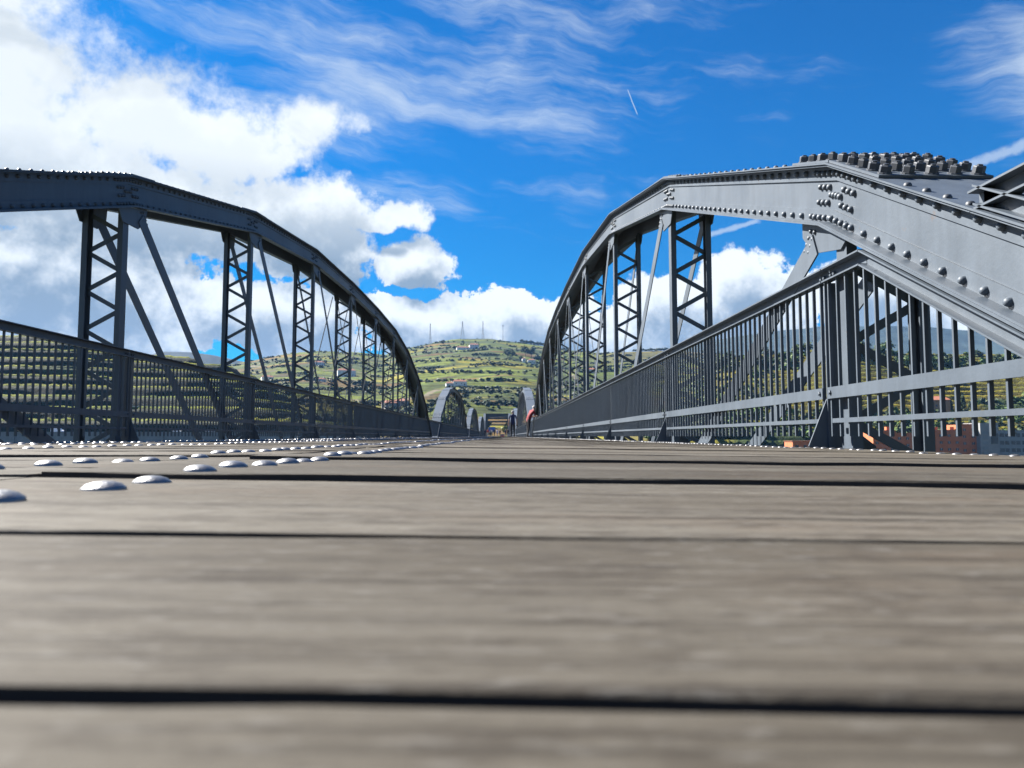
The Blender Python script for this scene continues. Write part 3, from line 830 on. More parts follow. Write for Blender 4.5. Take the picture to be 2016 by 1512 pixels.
gcol = np.where((f < .34)[..., None], stone * (.75 + .5 * (vnoise(S_ / 5, Zt / 1.5, 4, 3) + .5))[..., None], earth)
gb = np.clip((bump - .25) / .35, 0, 1)[..., None]
col = gcol * (1 - gb) + vcol * gb
scrub = (np.clip((vnoise(S_ / 45, zb / 9, 51, 3) - .13) / .05, 0, 1))[..., None]
col = col * (1 - scrub) + np.array((.045, .06, .022)) * scrub
Zl = np.where(RRm < LR0, -1.0, Zt)
polar_sheet('terraced_hill', th, rr, Zl, col, attr_mat('terraced_vines', .55), depth=True)

# wooded hill with yellow vines on the sunlit side
RIGHT = [(9, 880), (10.5, 868), (12, 835), (13.5, 790), (15.5, 745), (17.7, 712), (19.6, 706), (21.6, 702), (23, 698), (24.2, 694), (26, 690), (28, 697), (30, 704), (32, 706), (35.4, 706), (40, 700), (60, 690)]
QR0, QR1 = 372.0, 560.0
def right_base(th_, r):
    t = np.clip((r - QR0) / (QR1 - QR0), 0, None); zr = ridge_z(RIGHT, th_, QR1, True)
    z = -4 + (zr + 4) * np.minimum(t, 1) ** 1.0 + np.where(t > 1, -(t - 1) * 60, 0)
    s_ = r * np.radians(th_)
    return z + vnoise(s_ / 80, r / 70, 15, 3) * 10 * np.clip(t * (1.05 - t) * 4, 0, 1)
th = np.linspace(8.5, 58, 430); rr = np.concatenate([np.linspace(368, QR0, 4), np.linspace(QR0 + .8, QR1 + 6, 300), np.linspace(QR1 + 14, QR1 + 320, 14)])
T, RRm = np.meshgrid(th, rr)
zb = right_base(T, RRm); Zt, bump, f, kk = terraced(zb, 3.4, T, RRm)
S_ = RRm * np.radians(T)
mixv = np.clip(.5 + 1.6 * vnoise(S_ / 50, zb / 12, 41, 3), 0, 1)[..., None]
vcol = np.array((.170, .140, .017)) * mixv + np.array((.085, .092, .02)) * (1 - mixv)
gb = np.clip((bump - .2) / .35, 0, 1)[..., None]
col = np.array((.075, .064, .016)) * (1 - gb) + vcol * gb
wood = np.clip((vnoise(S_ / 60, zb / 16, 61, 3) - .11) / .05, 0, 1)[..., None]
col = col * (1 - wood) + np.array((.035, .05, .018)) * wood
Zq = np.where(RRm < QR0, -15.5 + (zb + 15.5) * np.clip((RRm - 368) / (QR0 - 368), 0, 1) ** .5, Zt)
polar_sheet('wooded_hill', th, rr, Zq, col, attr_mat('sunlit_vines', .5), depth=True)

# distant hill and mountains
def far_range(name, tab, r0, r1, th0, th1, c, amp, seed):
    th = np.linspace(th0, th1, 220); rr = np.concatenate([np.linspace(r0, r1, 60), np.linspace(r1 * 1.02, r1 * 1.5, 8)])
    T, RRm = np.meshgrid(th, rr); t = (RRm - r0) / (r1 - r0); zr = ridge_z(tab, T, r1)
    S_ = RRm * np.radians(T)
    z = -10 + (zr + 10) * np.minimum(t, 1) ** 1.2 + vnoise(S_ / (r1 * .12), RRm / (r1 * .1), seed, 5) * amp * np.clip(t * 1.1, 0, 1) * np.where(t > 1, .3, 1) + np.where(t > 1, -(t - 1) * zr * .9, 0)
    col = np.array(c) * (1 + .9 * vnoise(S_ / 120, RRm / 60, seed + 1, 4))[..., None]
    polar_sheet(name, th, rr, z, col, attr_mat(name + '_scrub', .02))
far_range('distant_hill', [(-48, 742), (-34, 730), (-27, 716), (-25.8, 700), (-24.8, 691), (-23, 692), (-21.5, 698), (-20, 708), (-18, 720), (-16, 733), (-12, 745)], 2300, 3600, -50, -8, (.024, .030, .022), 18, 100)
far_range('distant_mountain', [(4, 760), (8, 722), (12, 702), (15, 676), (17.7, 663), (20, 655), (24, 644), (28, 640), (31, 643), (34, 651), (40, 640), (62, 650)], 1900, 3100, 3, 60, (.030, .042, .040), 40, 130)

# valley floor and river
mb = MB(); mb.box(-9000, 9000, -9000, 9000, -19, -16.5); ob('ground', mb.mesh('ground', simple('valley_soil', (.07, .075, .03), .9, 0, .3, .01)), kind='structure')
mw, g, b = new_mat('river_water'); b.inputs['Base Color'].default_value = (.02, .035, .03, 1); b.inputs['Roughness'].default_value = .08
bp = g.new('ShaderNodeBump'); bp.inputs['Strength'].default_value = .3; g.put(bp.inputs['Height'], g.noise(g.new('ShaderNodeTexCoord').outputs['Object'], .5, 3)); g.l.new(bp.outputs[0], b.inputs['Normal'])
mb = MB(); mb.add([(-5000, -20, -15.8), (5000, -20, -15.8), (5000, 300, -15.8), (-5000, 300, -15.8)], [(0, 1, 2, 3)]); ob('river', mb.mesh('river', mw), kind='structure')
mb = MB(); mb.prism([(244.6, -.35), (430, -1.2), (520, -1.6), (520, -17), (250, -17)], -9, 8.5); ob('road', mb.mesh('road', M_ASPH), kind='structure')

# ---------------------------------------------------------------- trees
def crown_arrays(seed, n_lobes, n_leaf, leaf, squash=.8, pine=False):
    r_ = np.random.default_rng(seed); V = []; F = []
    lob = []
    for i in range(n_lobes):
        if pine: h = .25 + .7 * i / max(1, n_lobes - 1); lob.append((*r_.normal(0, .03, 2), h, .26 * (1.08 - h) + .05))
        else:
            a = r_.uniform(0, 6.28); q = r_.uniform(.0, .30); lob.append((q * math.cos(a), q * math.sin(a), r_.uniform(.42, .80), r_.uniform(.15, .24)))
    for i in range(n_leaf):
        x, y, z, rad = lob[i % n_lobes]
        d = r_.normal(size=3); d /= np.linalg.norm(d); c = np.array((x, y, z)) + d * rad * r_.uniform(.55, 1.08) * np.array((1, 1, squash))
        n = d + r_.normal(0, .55, 3); n /= np.linalg.norm(n); u = np.cross(n, r_.normal(size=3)); u /= np.linalg.norm(u); w = np.cross(n, u)
        sz = leaf * r_.uniform(.6, 1.4); o = len(V)
        V += [c - u * sz - w * sz * .7, c + u * sz * .9 - w * sz * .5, c + u * sz * .7 + w * sz * .8, c - u * sz * .6 + w * sz]
        F += [(o, o + 1, o + 2, o + 3)]
    return np.array(V), np.array(F)
def mesh_np(name, V, F, mat):
    me = bpy.data.meshes.new(name); me.vertices.add(len(V)); me.vertices.foreach_set('co', V.ravel().astype(np.float32))
    me.loops.add(F.size); me.loops.foreach_set('vertex_index', F.ravel().astype(np.int32)); me.polygons.add(len(F))
    me.polygons.foreach_set('loop_start', np.arange(0, F.size, 4, dtype=np.int32)); me.polygons.foreach_set('loop_total', np.full(len(F), 4, dtype=np.int32))
    me.update(calc_edges=True); me.materials.append(mat); return me
def trunk_mb():
    mb = MB(); mb.tube((0, 0, -.05), (.01, 0, .40), .035, .022); 
    for a in range(3): mb.tube((.01, 0, .34 + .03 * a), (.16 * math.cos(a * 2.1), .16 * math.sin(a * 2.1), .62), .016, .006, 5)
    return mb
TRUNK = trunk_mb().mesh('trunk', M_BARK)
CROWNS = {}
for nm, mat, sd, pine in (('dark', M_DKLEAF, 1, False), ('dark2', M_DKLEAF, 2, False), ('olive', M_OLIVE, 3, False), ('olive2', M_OLIVE, 4, False), ('mid', M_MIDLEAF, 5, False), ('yellow', M_YLEAF, 6, False), ('pine', M_DKLEAF, 7, True)):
    V, Fq = crown_arrays(sd, 9, 330, .055, .85, pine); CROWNS[nm] = mesh_np('crown', V, Fq, mat)
LOWCROWN = [crown_arrays(40 + i, 5, 46, .12, .8) for i in range(6)]
n_tree = 0
def tree(kind, x, y, z, h, label, group, wid=1.0):
    o = thing({'dark': 'evergreen_tree', 'dark2': 'evergreen_tree', 'olive': 'olive_tree', 'olive2': 'olive_tree', 'mid': 'leafy_tree', 'yellow': 'autumn_tree', 'pine': 'cypress_tree'}[kind], label, 'tree', (x, y, z), group, random.uniform(0, 6.28))
    o.scale = (h * wid, h * wid, h)
    ob('trunk', TRUNK, o); ob('crown', CROWNS[kind], o); return o
def bulk(name, pts, mat, label, cat):
    """many small far bushes as one mass"""
    VV = []; FF = []; o = 0
    for (x, y, z, h, w) in pts:
        V, Fq = LOWCROWN[random.randrange(6)]; a = random.uniform(0, 6.28); c, s_ = math.cos(a), math.sin(a)
        W = np.stack([(V[:, 0] * c - V[:, 1] * s_) * h * w + x, (V[:, 0] * s_ + V[:, 1] * c) * h * w + y, (V[:, 2] - .2) * h * 1.1 + z], -1)
        VV.append(W); FF.append(Fq + o); o += len(V)
    ob_ = ob(name, mesh_np(name, np.concatenate(VV), np.concatenate(FF), mat), kind='stuff'); ob_['label'] = label; ob_['category'] = cat
def on(fn, th_, r):
    z = float(fn(np.array([float(th_)]), np.array([float(r)]))[0])
    return (r * math.tan(R(th_)), r, z) if fn in (left_base, right_base) else (r * math.sin(R(th_)), r * math.cos(R(th_)), z)
def find_r(fn, th_, ypx, r0, r1):
    """first range on bearing th_ where the slope is seen at the given height ratio"""
    tgt = (859 - ypx) / F_PX
    for r in np.linspace(r0, r1, 500):
        z = float(fn(np.array([float(th_)]), np.array([r]))[0])
        if (z - .045) / (r * math.cos(R(th_))) >= tgt: return r
    return r1

# hedges and orchard trees on the vineyard hill
pts_s = rng.uniform(-29, 40, 70000); pts_r = R0 + 12 + (1800 - R0) * rng.uniform(0, 1, 70000) ** .9
cs, cedge = cells(pts_r * np.radians(pts_s), pts_r)
hz = main_z(pts_s, pts_r)
contour = np.abs(((hz + 16 * vnoise(pts_r * np.radians(pts_s) / 180, pts_r / 150, 88, 2)) / 19.0) % 1 - .5) < .05
hedge = ((cedge < 2.6) & (cs % 4 == 0)) | (contour & (vnoise(pts_r * np.radians(pts_s) / 70, hz / 20, 91, 2) > -.09)); scrubby = (cell_type[cs] == 2) & (rng.uniform(0, 1, 70000) < .05); orchard = (cell_type[cs] == 4) & (rng.uniform(0, 1, 70000) < .012)
sel = np.where((hedge | scrubby | orchard) & (pts_r < main_rr(pts_s) * 1.0))[0]
cand = [(float(pts_r[i] * math.sin(R(pts_s[i]))), float(pts_r[i] * math.cos(R(pts_s[i]))), float(hz[i]), float(pts_r[i]), float(pts_s[i])) for i in sel]
cand.sort(key=lambda c: c[3])
near_c = [c for c in cand if -9 < c[4] < 14]; rest = [c for c in cand if not -9 < c[4] < 14]
for c in near_c[:170]:
    k = random.choice(('olive', 'olive2', 'dark')); h_ = random.uniform(4.2, 7.5); w_ = random.uniform(1.0, 1.4)
    where = ('beside the foot of the shaded truss' if c[4] < -5 else 'below the long white farmhouse' if c[4] < -1.8 else 'above the far portal' if c[4] < 1 else 'beside the foot of the sunlit truss' if c[4] < 4.5 else 'seen between posts of the sunlit truss')
    tree(k, c[0], c[1], c[2] - .3, h_, ('small ' if h_ < 5.2 else 'large ' if h_ > 6.6 else '') + ('broad ' if w_ > 1.25 else '') + ('grey-green olive tree ' if k != 'dark' else 'dark bushy tree ') + 'on the lower hill ' + where, 'trees low on the vineyard hill', w_)
allb = [(c[0], c[1], c[2], random.uniform(2.6, 5.6), random.uniform(1.2, 2.0)) for c in near_c[170:] + rest]
random.shuffle(allb); print('bulk bushes', len(allb))
bulk('hedgerow_bushes', allb[::2], M_OLIVE, 'grey-green hedges and bushes across the vineyard hill', 'bushes')
bulk('hedgerow_trees', allb[1::2], M_DKLEAF, 'dark green trees and hedges across the vineyard hill', 'trees')
# ridge trees
for i, (a, b_, n, h0, h1, lab) in enumerate(((1.6, 3.9, 26, 7, 12, 'small tree along the skyline of the vineyard hill beside the mast'), (10.3, 12.9, 22, 6, 9, 'small tree in the skyline row above the brown field'))):
    for j in range(n):
        t_ = a + (b_ - a) * (j + random.uniform(-.3, .3)) / n; r_ = float(main_rr(t_)) * .995; p = on(main_z, t_, r_)
        tree('dark', p[0], p[1], p[2] - .5, random.uniform(h0, h1), lab, 'skyline trees ' + str(i + 1), 1.1)
for t_, y_, h in ((1.9, 690, 22), (2.35, 692, 20), (.5, 694, 19), (.9, 693, 17), (1.5, 700, 12), (-4.55, 668, 15), (2.7, 702, 16), (2.95, 703, 16), (3.2, 704, 15)):
    r_ = find_r(main_z, t_, y_ + 12, 700, 1795); p = on(main_z, t_, r_)
    tree('dark2' if h > 14 else 'dark', p[0], p[1], p[2] - .5, h, 'tall dark tree in the grove high on the vineyard hill' if y_ > 680 else 'single broad tree on the hilltop beside the pylons', 'dark grove on the vineyard hill' if y_ > 680 else None, .9)
# woods on the sunlit hill
for j in range(64):
    t_ = random.uniform(15.5, 38); r_ = random.uniform(QR1 - 45, QR1 - 2); p = on(right_base, t_, r_)
    k = random.choice(('dark', 'dark2', 'mid')); h_ = random.uniform(7.5, 13)
    tree(k, p[0], p[1], p[2], h_, ('tall ' if h_ > 11 else 'low ' if h_ < 9 else '') + ('bright green ' if k == 'mid' else 'dark ') + 'tree on the wooded crest ' + ('seen between railing bars before the first post' if t_ < 24 else 'behind the laced post nearest the riveted foot' if t_ < 29 else 'above the villa and yellow vines'), 'trees along the wooded crest', random.uniform(.95, 1.3))
lowpts = []
for j in range(2400):
    t_ = random.uniform(11, 40); r_ = random.uniform(QR0 + 4, QR1 - 4); s_ = r_ * R(t_); z = float(right_base(np.array([t_]), np.array([r_]))[0])
    w_ = float(vnoise(np.array([s_ / 60]), np.array([z / 16]), 61, 3)[0])
    if w_ > .10 or z < 12 or (t_ < 21 and random.random() < .55) or r_ > QR1 - 24: lowpts.append((r_ * math.tan(R(t_)), r_, z, random.uniform(3.5, 7.5), random.uniform(.9, 1.4)))
lowpts.sort(key=lambda c: math.hypot(c[0], c[1]))
for c in lowpts[:60]:
    k = random.choice(('mid', 'dark', 'olive'))
    tree(k, c[0], c[1], c[2] - .3, c[3] * 1.15, ('tall ' if c[3] > 6.2 else 'low ' if c[3] < 4.8 else '') + {'mid': 'bright green ', 'dark': 'dark green ', 'olive': 'grey-green '}[k] + 'tree at the foot of the wooded hill ' + ('beside the low terracotta building' if c[0] < 160 else 'behind the terracotta block' if c[0] < 228 else 'behind the grey tower'), 'trees at the foot of the wooded hill', c[4])
bulk('hillside_woods', lowpts[60::2], M_MIDLEAF, 'green woodland covering the lower wooded hill', 'woods')
bulk('hillside_thicket', lowpts[61::2], M_DKLEAF, 'dark thicket between the yellow vines of the wooded hill', 'woods')
for t_, r_, h in ((31.6, 424, 9), (32.3, 430, 11), (32.7, 424, 8)):
    p = on(right_base, t_, r_); tree('pine', p[0], p[1], p[2], h, 'slim dark cypress below the yellow vines near the red-roofed house', 'cypresses near the red-roofed house', .75)
# trees on the terraced hill
lpts = []
for j in range(900):
    t_ = random.uniform(-40, -13.5); r_ = random.uniform(LR0 + 3, LR1); s_ = r_ * R(t_); z = float(left_base(np.array([t_]), np.array([r_]))[0])
    w_ = float(vnoise(np.array([s_ / 45]), np.array([z / 9]), 51, 3)[0])
    if w_ > .12 or (t_ > -19 and random.random() < .5): lpts.append((r_ * math.tan(R(t_)), r_, z, random.uniform(2.5, 5), random.uniform(.9, 1.4)))
bulk('terrace_scrub', lpts, M_OLIVE, 'scrub growing among the terraces behind the shaded railing', 'bushes')
for t_, r_ in ((-31.6, 495), (-31.0, 497), (-20.3, 430), (-19.5, 428), (-18.6, 422), (-21.2, 434)):
    p = on(left_base, t_, r_); tree('dark', p[0], p[1], p[2], random.uniform(6, 9), 'dark tree on the terraced hill behind the shaded railing', 'trees on the terraced hill', 1.3)
# trees beyond the far end of the bridge
for x, y, h, k, lab in ((3.2, 318, 8.5, 'yellow', 'yellow-green tree framed by the far portal'), (-8.5, 330, 8, 'dark', 'dark tree beside the road past the far portal'), (-16, 300, 13, 'dark2', 'dark green tree behind the second pale arch'), (-24, 310, 12, 'mid', 'green tree rising beside the second pale arch'), (8, 350, 7, 'mid', 'small green tree on the far bank past the portal')):
    tree(k, x, y, -1.8, h, lab, None, 1.1)

# ---------------------------------------------------------------- buildings
def gable_house(name, label, x, y, z, w, d, h, rz, walls=M_WHITEWALL, win=((-.28, .5), (.1, .5)), rise=.28, group=None):
    o = thing(name, label, 'house', (x, y, z), group, rz)
    part('wall', MB().prism([(-w/2, -3), (w/2, -3), (w/2, h), (-w/2, h)], -d/2, d/2, 'y'), walls, o)
    e = .35; rh = d * rise
    mb = MB(); mb.add([(-w/2 - e, -d/2 - e, h + .003), (w/2 + e, -d/2 - e, h + .003), (w/2 + e, d/2 + e, h + .003), (-w/2 - e, d/2 + e, h + .003), (-w/2 + d*.3, 0, h + rh), (w/2 - d*.3, 0, h + rh)], [(0, 1, 5, 4), (1, 2, 5), (2, 3, 4, 5), (3, 0, 4), (3, 2, 1, 0)])
    rf = part('roof', mb, M_ROOF, o)
    part('chimney', MB().box(w*.2, w*.2 + .7, -.4, .4, h + rh * .4, h + rh + .9), walls, rf)
    for u, vv in win:
        part('window', MB().box(u * w - .5, u * w + .5, -d/2 - .03, -d/2 + .1, h * vv - .6, h * vv + .6), M_GLASS, o)
    part('door', MB().box(w * .33 - .55, w * .33 + .55, -d/2 - .035, -d/2 + .1, 0, 2.2), M_GLASS, o)
    return o
def hill_house(fn, th_, ypx, r0, r1, w, d, h, label, **kw):
    r_ = find_r(fn, th_, ypx, r0, r1); p = on(fn, th_, r_)
    return gable_house('farmhouse', label, p[0], p[1], p[2], w, d, h, -R(th_) + kw.pop('turn', .15), **kw)
hill_house(main_z, -3.25, 760, 600, 1700, 15, 8, 4.5, 'long white farmhouse low on the vineyard hill between the truss ends')
hill_house(main_z, -4.0, 761, 600, 1700, 9, 6, 3.2, 'low white outbuilding beside the long white farmhouse')
hill_house(main_z, -2.15, 686, 900, 1790, 19, 11, 7.5, 'two-storey white house with red roof just below the hilltop pylons', win=((-.35, .7), (-.1, .7), (.15, .7), (-.3, .25)))
hill_house(main_z, -3.0, 688, 900, 1790, 26, 8, 4.0, 'long low white wing beside the hilltop house')
hill_house(main_z, 2.35, 716, 700, 1700, 12, 8, 6, 'white house beside the dark grove on the vineyard hill')
hill_house(main_z, 1.75, 714, 700, 1700, 6, 6, 7, 'narrow white building at the end of the dark grove')
hill_house(main_z, -11.9, 741, 500, 1500, 26, 11, 8, 'large white manor with orange roof seen through the shaded truss', win=((-.38, .65), (-.2, .65), (0, .65), (.2, .65), (-.3, .25), (0, .25)))
hill_house(main_z, -13.9, 719, 500, 1500, 15, 8, 4, 'small white house above the manor on the hillside')
hill_house(main_z, -17.6, 752, 480, 1400, 15, 9, 6, 'white house behind the diagonal bars of the shaded truss')
hill_house(main_z, -13.7, 753, 480, 1400, 9, 6, 3.5, 'little white hut below the manor')
hill_house(main_z, -7.0, 721, 600, 1600, 7, 6, 5, 'small white hut on the slope beside the end of the shaded truss')
hill_house(main_z, -8.6, 806, 442, 1400, 12, 9, 5, 'stone house with red roof low behind the foot of the shaded truss', walls=M_CONC, turn=.4)
hill_house(main_z, -7.7, 799, 442, 1400, 11, 8, 4, 'house with brown roof behind the foot of the shaded truss', walls=M_CONC, turn=-.3)
hill_house(main_z, 7.0, 735, 500, 1400, 11, 8, 5, 'pale farmhouse seen between the posts of the sunlit truss')
p = on(right_base, 30.6, 425)
gable_house('villa', 'ochre villa with low red roof among trees above the terracotta block', p[0], p[1], p[2] + 1.5, 17, 11, 6.5, -R(30), walls=simple('ochre_render', (.23, .15, .085), .9), rise=.22)

def terracotta():
    Y = 352.0; x0, x1 = (1721 - 987) / F_PX * Y, (1931 - 987) / F_PX * Y
    o = thing('apartment_block', 'long terracotta apartment block with small square windows at the foot of the wooded hill', 'building', ((x0 + x1) / 2, Y, -14))
    cx = (x0 + x1) / 2
    secs = [(x0, x0 + 11, 16.6), (x0 + 11.02, x0 + 27, 15.4), (x0 + 27.02, x0 + 42.5, 16.8), (x0 + 42.52, x1, 19.6)]
    for i, (a, b_, h) in enumerate(secs):
        w_ = part('wall', MB().box(a - cx, b_ - cx, (-.6, 0.0)[i % 2], 12, 0, h), M_TERRA, o)
        part('parapet', MB().box(a - cx - .05, b_ - cx + .05, (-.72, -.12)[i % 2], .3, h + .002, h + .35), M_TERRA, w_)
        n = max(2, int((b_ - a) / 3.6))
        for q in range(n):
            for fl in range(4):
                u = a - cx + (b_ - a) * (q + .5) / n; zz = h - 2.4 - 3.3 * fl
                if zz < 1: continue
                yy = (-.6, 0.0)[i % 2]
                win = part('window', MB().box(u - .75, u + .75, yy - .02, yy + .2, zz - .6, zz + .6), M_GLASS, o)
                part('frame', MB().box(u - .04, u + .04, yy - .06, yy - .021, zz - .6, zz + .6), M_WHITEWALL, win)
    for u in (8.5, 31.5, 39.5): part('chimney', MB().box(x0 + u - cx, x0 + u + 2 - cx, 3, 5, 15, 18.6), M_TERRA, o)
terracotta()
def grey_block():
    Y = 350.0; x0 = (1934 - 987) / F_PX * Y
    o = thing('office_building', 'grey concrete stair tower with glass bays next to the terracotta block', 'building', (x0, Y, -14))
    part('tower', MB().box(0, 8.8, -1, 12, 0, 20.4), M_CONC, o)
    for q in range(6): part('louvre', MB().box(1.0, 3.6, -1.12, -1.01, 3 + 2.4 * q, 4.4 + 2.4 * q), M_GREYB, o)
    part('bay_window', MB().box(5.2, 8.2, -1.3, -.9, 10.5, 15.4), M_GLASS, o)
    part('wing', MB().box(8.82, 60, 0, 12, 0, 17.0), M_GREYB, o)
    for fl in range(4):
        for q in range(9):
            u = 10 + 5.4 * q; zz = 14.6 - 3.6 * fl
            win = part('window', MB().box(u, u + 4.4, -.03, .2, zz - .9, zz + .9), M_GLASS, o)
            part('mullion', MB().box(u + 2.16, u + 2.24, -.08, -.031, zz - .9, zz + .9), M_WHITEWALL, win)
grey_block()
Y = 340.0; xs = (1562 - 987) / F_PX * Y
o = thing('low_building', 'low terracotta building partly hidden behind the railing bracket', 'building', (xs, Y, -14))
part('wall', MB().box(0, 12, 0, 10, 0, 11.6), M_TERRA, o); part('roof', MB().box(-.3, 12.3, -.3, 10.3, 11.602, 11.9), M_ROOF, o)
for q in range(3): part('window', MB().box(1.2 + 3.8 * q, 2.8 + 3.8 * q, -.02, .2, 8.5, 10), M_GLASS, o)
# riverside road, retaining wall, depot and parked vehicles across the water on the shaded side
mb = MB(); mb.box(-420, -60, 318, 326, -16.4, 1.6)
o = thing('retaining_wall', 'long grey retaining wall of the riverside road behind the shaded railing', 'wall', (0, 0, 0)); part('wall', mb, M_CONC, o)
part('coping', MB().box(-420, -60, 317.7, 318.6, 1.603, 1.95), M_CONC, o)
for q in range(28): part('buttress', MB().box(-410 + 12.6 * q, -409 + 12.6 * q, 317.4, 317.99, -16.3, 1.5), M_CONC, o)
ob('riverside_road', MB().box(-420, -60, 326.002, 345, -2, 1.604).mesh('riverside_road', M_ASPH), kind='structure')
p = on(left_base, -25.6, 376)
o = thing('depot', 'small white flat-roofed depot with bays standing below the terraces', 'building', (p[0], p[1], p[2] - 1), None, R(22))
part('wall', MB().box(-6.5, 6.5, -3, 3, 0, 5.2), M_WHITEWALL, o); part('roof', MB().box(-6.9, 6.9, -3.4, 3.4, 5.202, 5.5), M_CONC, o)
for q in range(4): part('bay_door', MB().box(-6 + 3.2 * q, -3.6 + 3.2 * q, -3.04, -2.9, .2, 3.0), M_GREYB, o)

def make_car(name, label, x, y, z, rz, col, L=4.2, W=1.75, H=1.45, van=False):
    o = thing(name, label, 'van' if van else 'car', (x, y, z), None, rz)
    paint = simple('car_paint', col, .25, 0, .03, 2)
    hl = L / 2; c0, c1 = (.55, .95)
    low = [(-hl, .35), (-hl + .1, .25), (hl - .1, .25), (hl, .40), (hl - .05, .78), (hl * .45, H * .64), (-hl + .08, H * .64), (-hl, .8)]
    if van: low = [(-hl, .35), (hl - .1, .28), (hl, .45), (hl - .1, .95), (hl * .62, H * .62), (hl * .62, H * .62), (-hl, H * .62)]
    part('body', MB().prism(low, -W/2, W/2, 'y'), paint, o)
    if van: cab = [(-hl + .02, H * .62 + .002), (hl * .60, H * .62 + .002), (hl * .38, H), (-hl + .05, H)]
    else: cab = [(-hl + .25, H * .64 + .002), (hl * .42, H * .64 + .002), (hl * .12, H), (-hl + .75, H)]
    part('cabin', MB().prism(cab, -W/2 + .09, W/2 - .09, 'y'), paint if van else M_GLASS, o)
    if van:
        part('side_window', MB().box(hl * .05, hl * .45, -W/2 + .06, W/2 - .06, H * .66, H * .92), M_GLASS, o)
    else: part('roof', MB().box(-hl + .72, hl * .14, -W/2 + .1, W/2 - .1, H + .002, H + .04), paint, o)
    for sx_ in (-1, 1):
        for sy in (-1, 1):
            mb = MB().lathe([(0, -.1), (.32, -.1), (.32, .1), (0, .1)], 12, (sx_ * hl * .62, sy * (W/2 - .1), .32), 1); w_ = part('wheel', mb, M_ASPH, o)
            part('rim', MB().lathe([(.2, 0), (.19, .02), (0, .025)], 10, (sx_ * hl * .62, sy * (W/2 + .002), .32), 1, sy), M_BOLT, w_)
    for sy in (-1, 1):
        part('headlight', MB().box(hl - .06, hl + .015, sy * W * .36 - .15, sy * W * .36 + .15, .55, .72), M_WHITEWALL, o)
        part('tail_light', MB().box(-hl - .015, -hl + .05, sy * W * .40 - .09, sy * W * .40 + .09, .7, .95), simple('tail_light_red', (.3, .01, .01), .3), o)
    return o
make_car('delivery_van', 'white van parked on the riverside road behind the shaded railing', -199, 334, 1.61, .05, (.75, .76, .78), 5.2, 1.95, 2.2, True)
make_car('parked_car', 'white car parked on the riverside road below the white depot', -145, 332, 1.61, .0, (.7, .7, .7))
make_car('parked_car', 'silver car parked on the riverside road near the foot of the terraces', -131, 333, 1.61, .03, (.5, .52, .55))
make_car('parked_car', 'red car stopped on the road seen through the far portal', .45, 305, -.62, R(90), (.35, .02, .02))

# pylons on the hilltop
def pylon(th_, h, label, wide=5.0):
    r_ = float(main_rr(th_)) * .995; p = on(main_z, th_, r_)
    o = thing('lattice_pylon', label, 'pylon', (p[0], p[1], p[2] - 1), 'lattice pylons on the hilltop', random.uniform(0, 1))
    W = lambda z: wide * (1 - .82 * min(1, z / (h * .75))) / 2 if z < h * .75 else wide * .18 / 2
    lv = [0, .2, .38, .54, .67, .75, .84, .92, 1.0]
    for sx_ in (-1, 1):
        for sy in (-1, 1):
            mb = MB()
            for a, b_ in zip(lv, lv[1:]): mb.tube((sx_ * W(a*h), sy * W(a*h), a*h), (sx_ * W(b_*h), sy * W(b_*h), b_*h), .22, .20, 4)
            part('leg', mb, M_LATT, o)
    mb = MB()
    for a, b_ in zip(lv, lv[1:]):
        for s1 in (-1, 1):
            for fl in (0, 1):
                f_ = (lambda u, v_, z: (u, v_, z)) if fl == 0 else (lambda u, v_, z: (v_, u, z))
                mb.tube(f_(-W(a*h), s1 * W(a*h), a*h), f_(W(b_*h), s1 * W(b_*h), b_*h), .10, .10, 4)
                mb.tube(f_(W(a*h), s1 * W(a*h), a*h), f_(-W(b_*h), s1 * W(b_*h), b_*h), .10, .10, 4)
    part('bracing', mb, M_LATT, o)
    for z in (.80, .88, .96): part('cross_arm', MB().tube((-4.2 * (1.1 - z) * 2.2 - 1, 0, z*h), (4.2 * (1.1 - z) * 2.2 + 1, 0, z*h), .2, .2, 4), M_LATT, o)
pylon(-5.55, 48, 'lattice pylon standing apart on the lower shoulder of the hilltop')
pylon(-3.05, 45, 'wide lattice pylon directly above the hilltop house', 9.5)
pylon(-1.45, 45, 'slender lattice pylon between the hilltop house and the mast')
def mast(th_, h, name, label, head):
    r_ = float(main_rr(th_)) * .995; p = on(main_z, th_, r_)
    o = thing(name, label, 'mast', (p[0], p[1], p[2] - 1))
    part('pole', MB().tube((0, 0, 0), (0, 0, h), .55 if head else .3, .4 if head else .15, 8), M_LATT, o)
    if head: part('antenna', MB().lathe([(0, 0), (1.3, 0), (1.3, 2.2), (0, 2.2)], 8, (0, 0, h)), M_LATT, o)
    else: part('insulator', MB().tube((-1.2, 0, h - 1.5), (1.2, 0, h - 1.5), .15, .15, 5), M_LATT, o)
mast(.12, 36, 'antenna_mast', 'plain round mast with a small head on the hilltop', True)
mast(-.72, 12, 'utility_pole', 'short thin pole on the hilltop next to the mast', False)

# blue road sign past the portal
o = thing('road_sign', 'blue road sign on posts seen through the far portal', 'sign', (-3.6, 285, -.4))
part('panel', MB().box(-1.3, 1.3, -.05, .05, 2.2, 4.0), simple('sign_blue', (.03, .10, .36), .4), o)
for sx_ in (-.9, .9): part('post', MB().tube((sx_, .1, -.5), (sx_, .1, 3.8), .05, .05, 6), M_LATT, o)

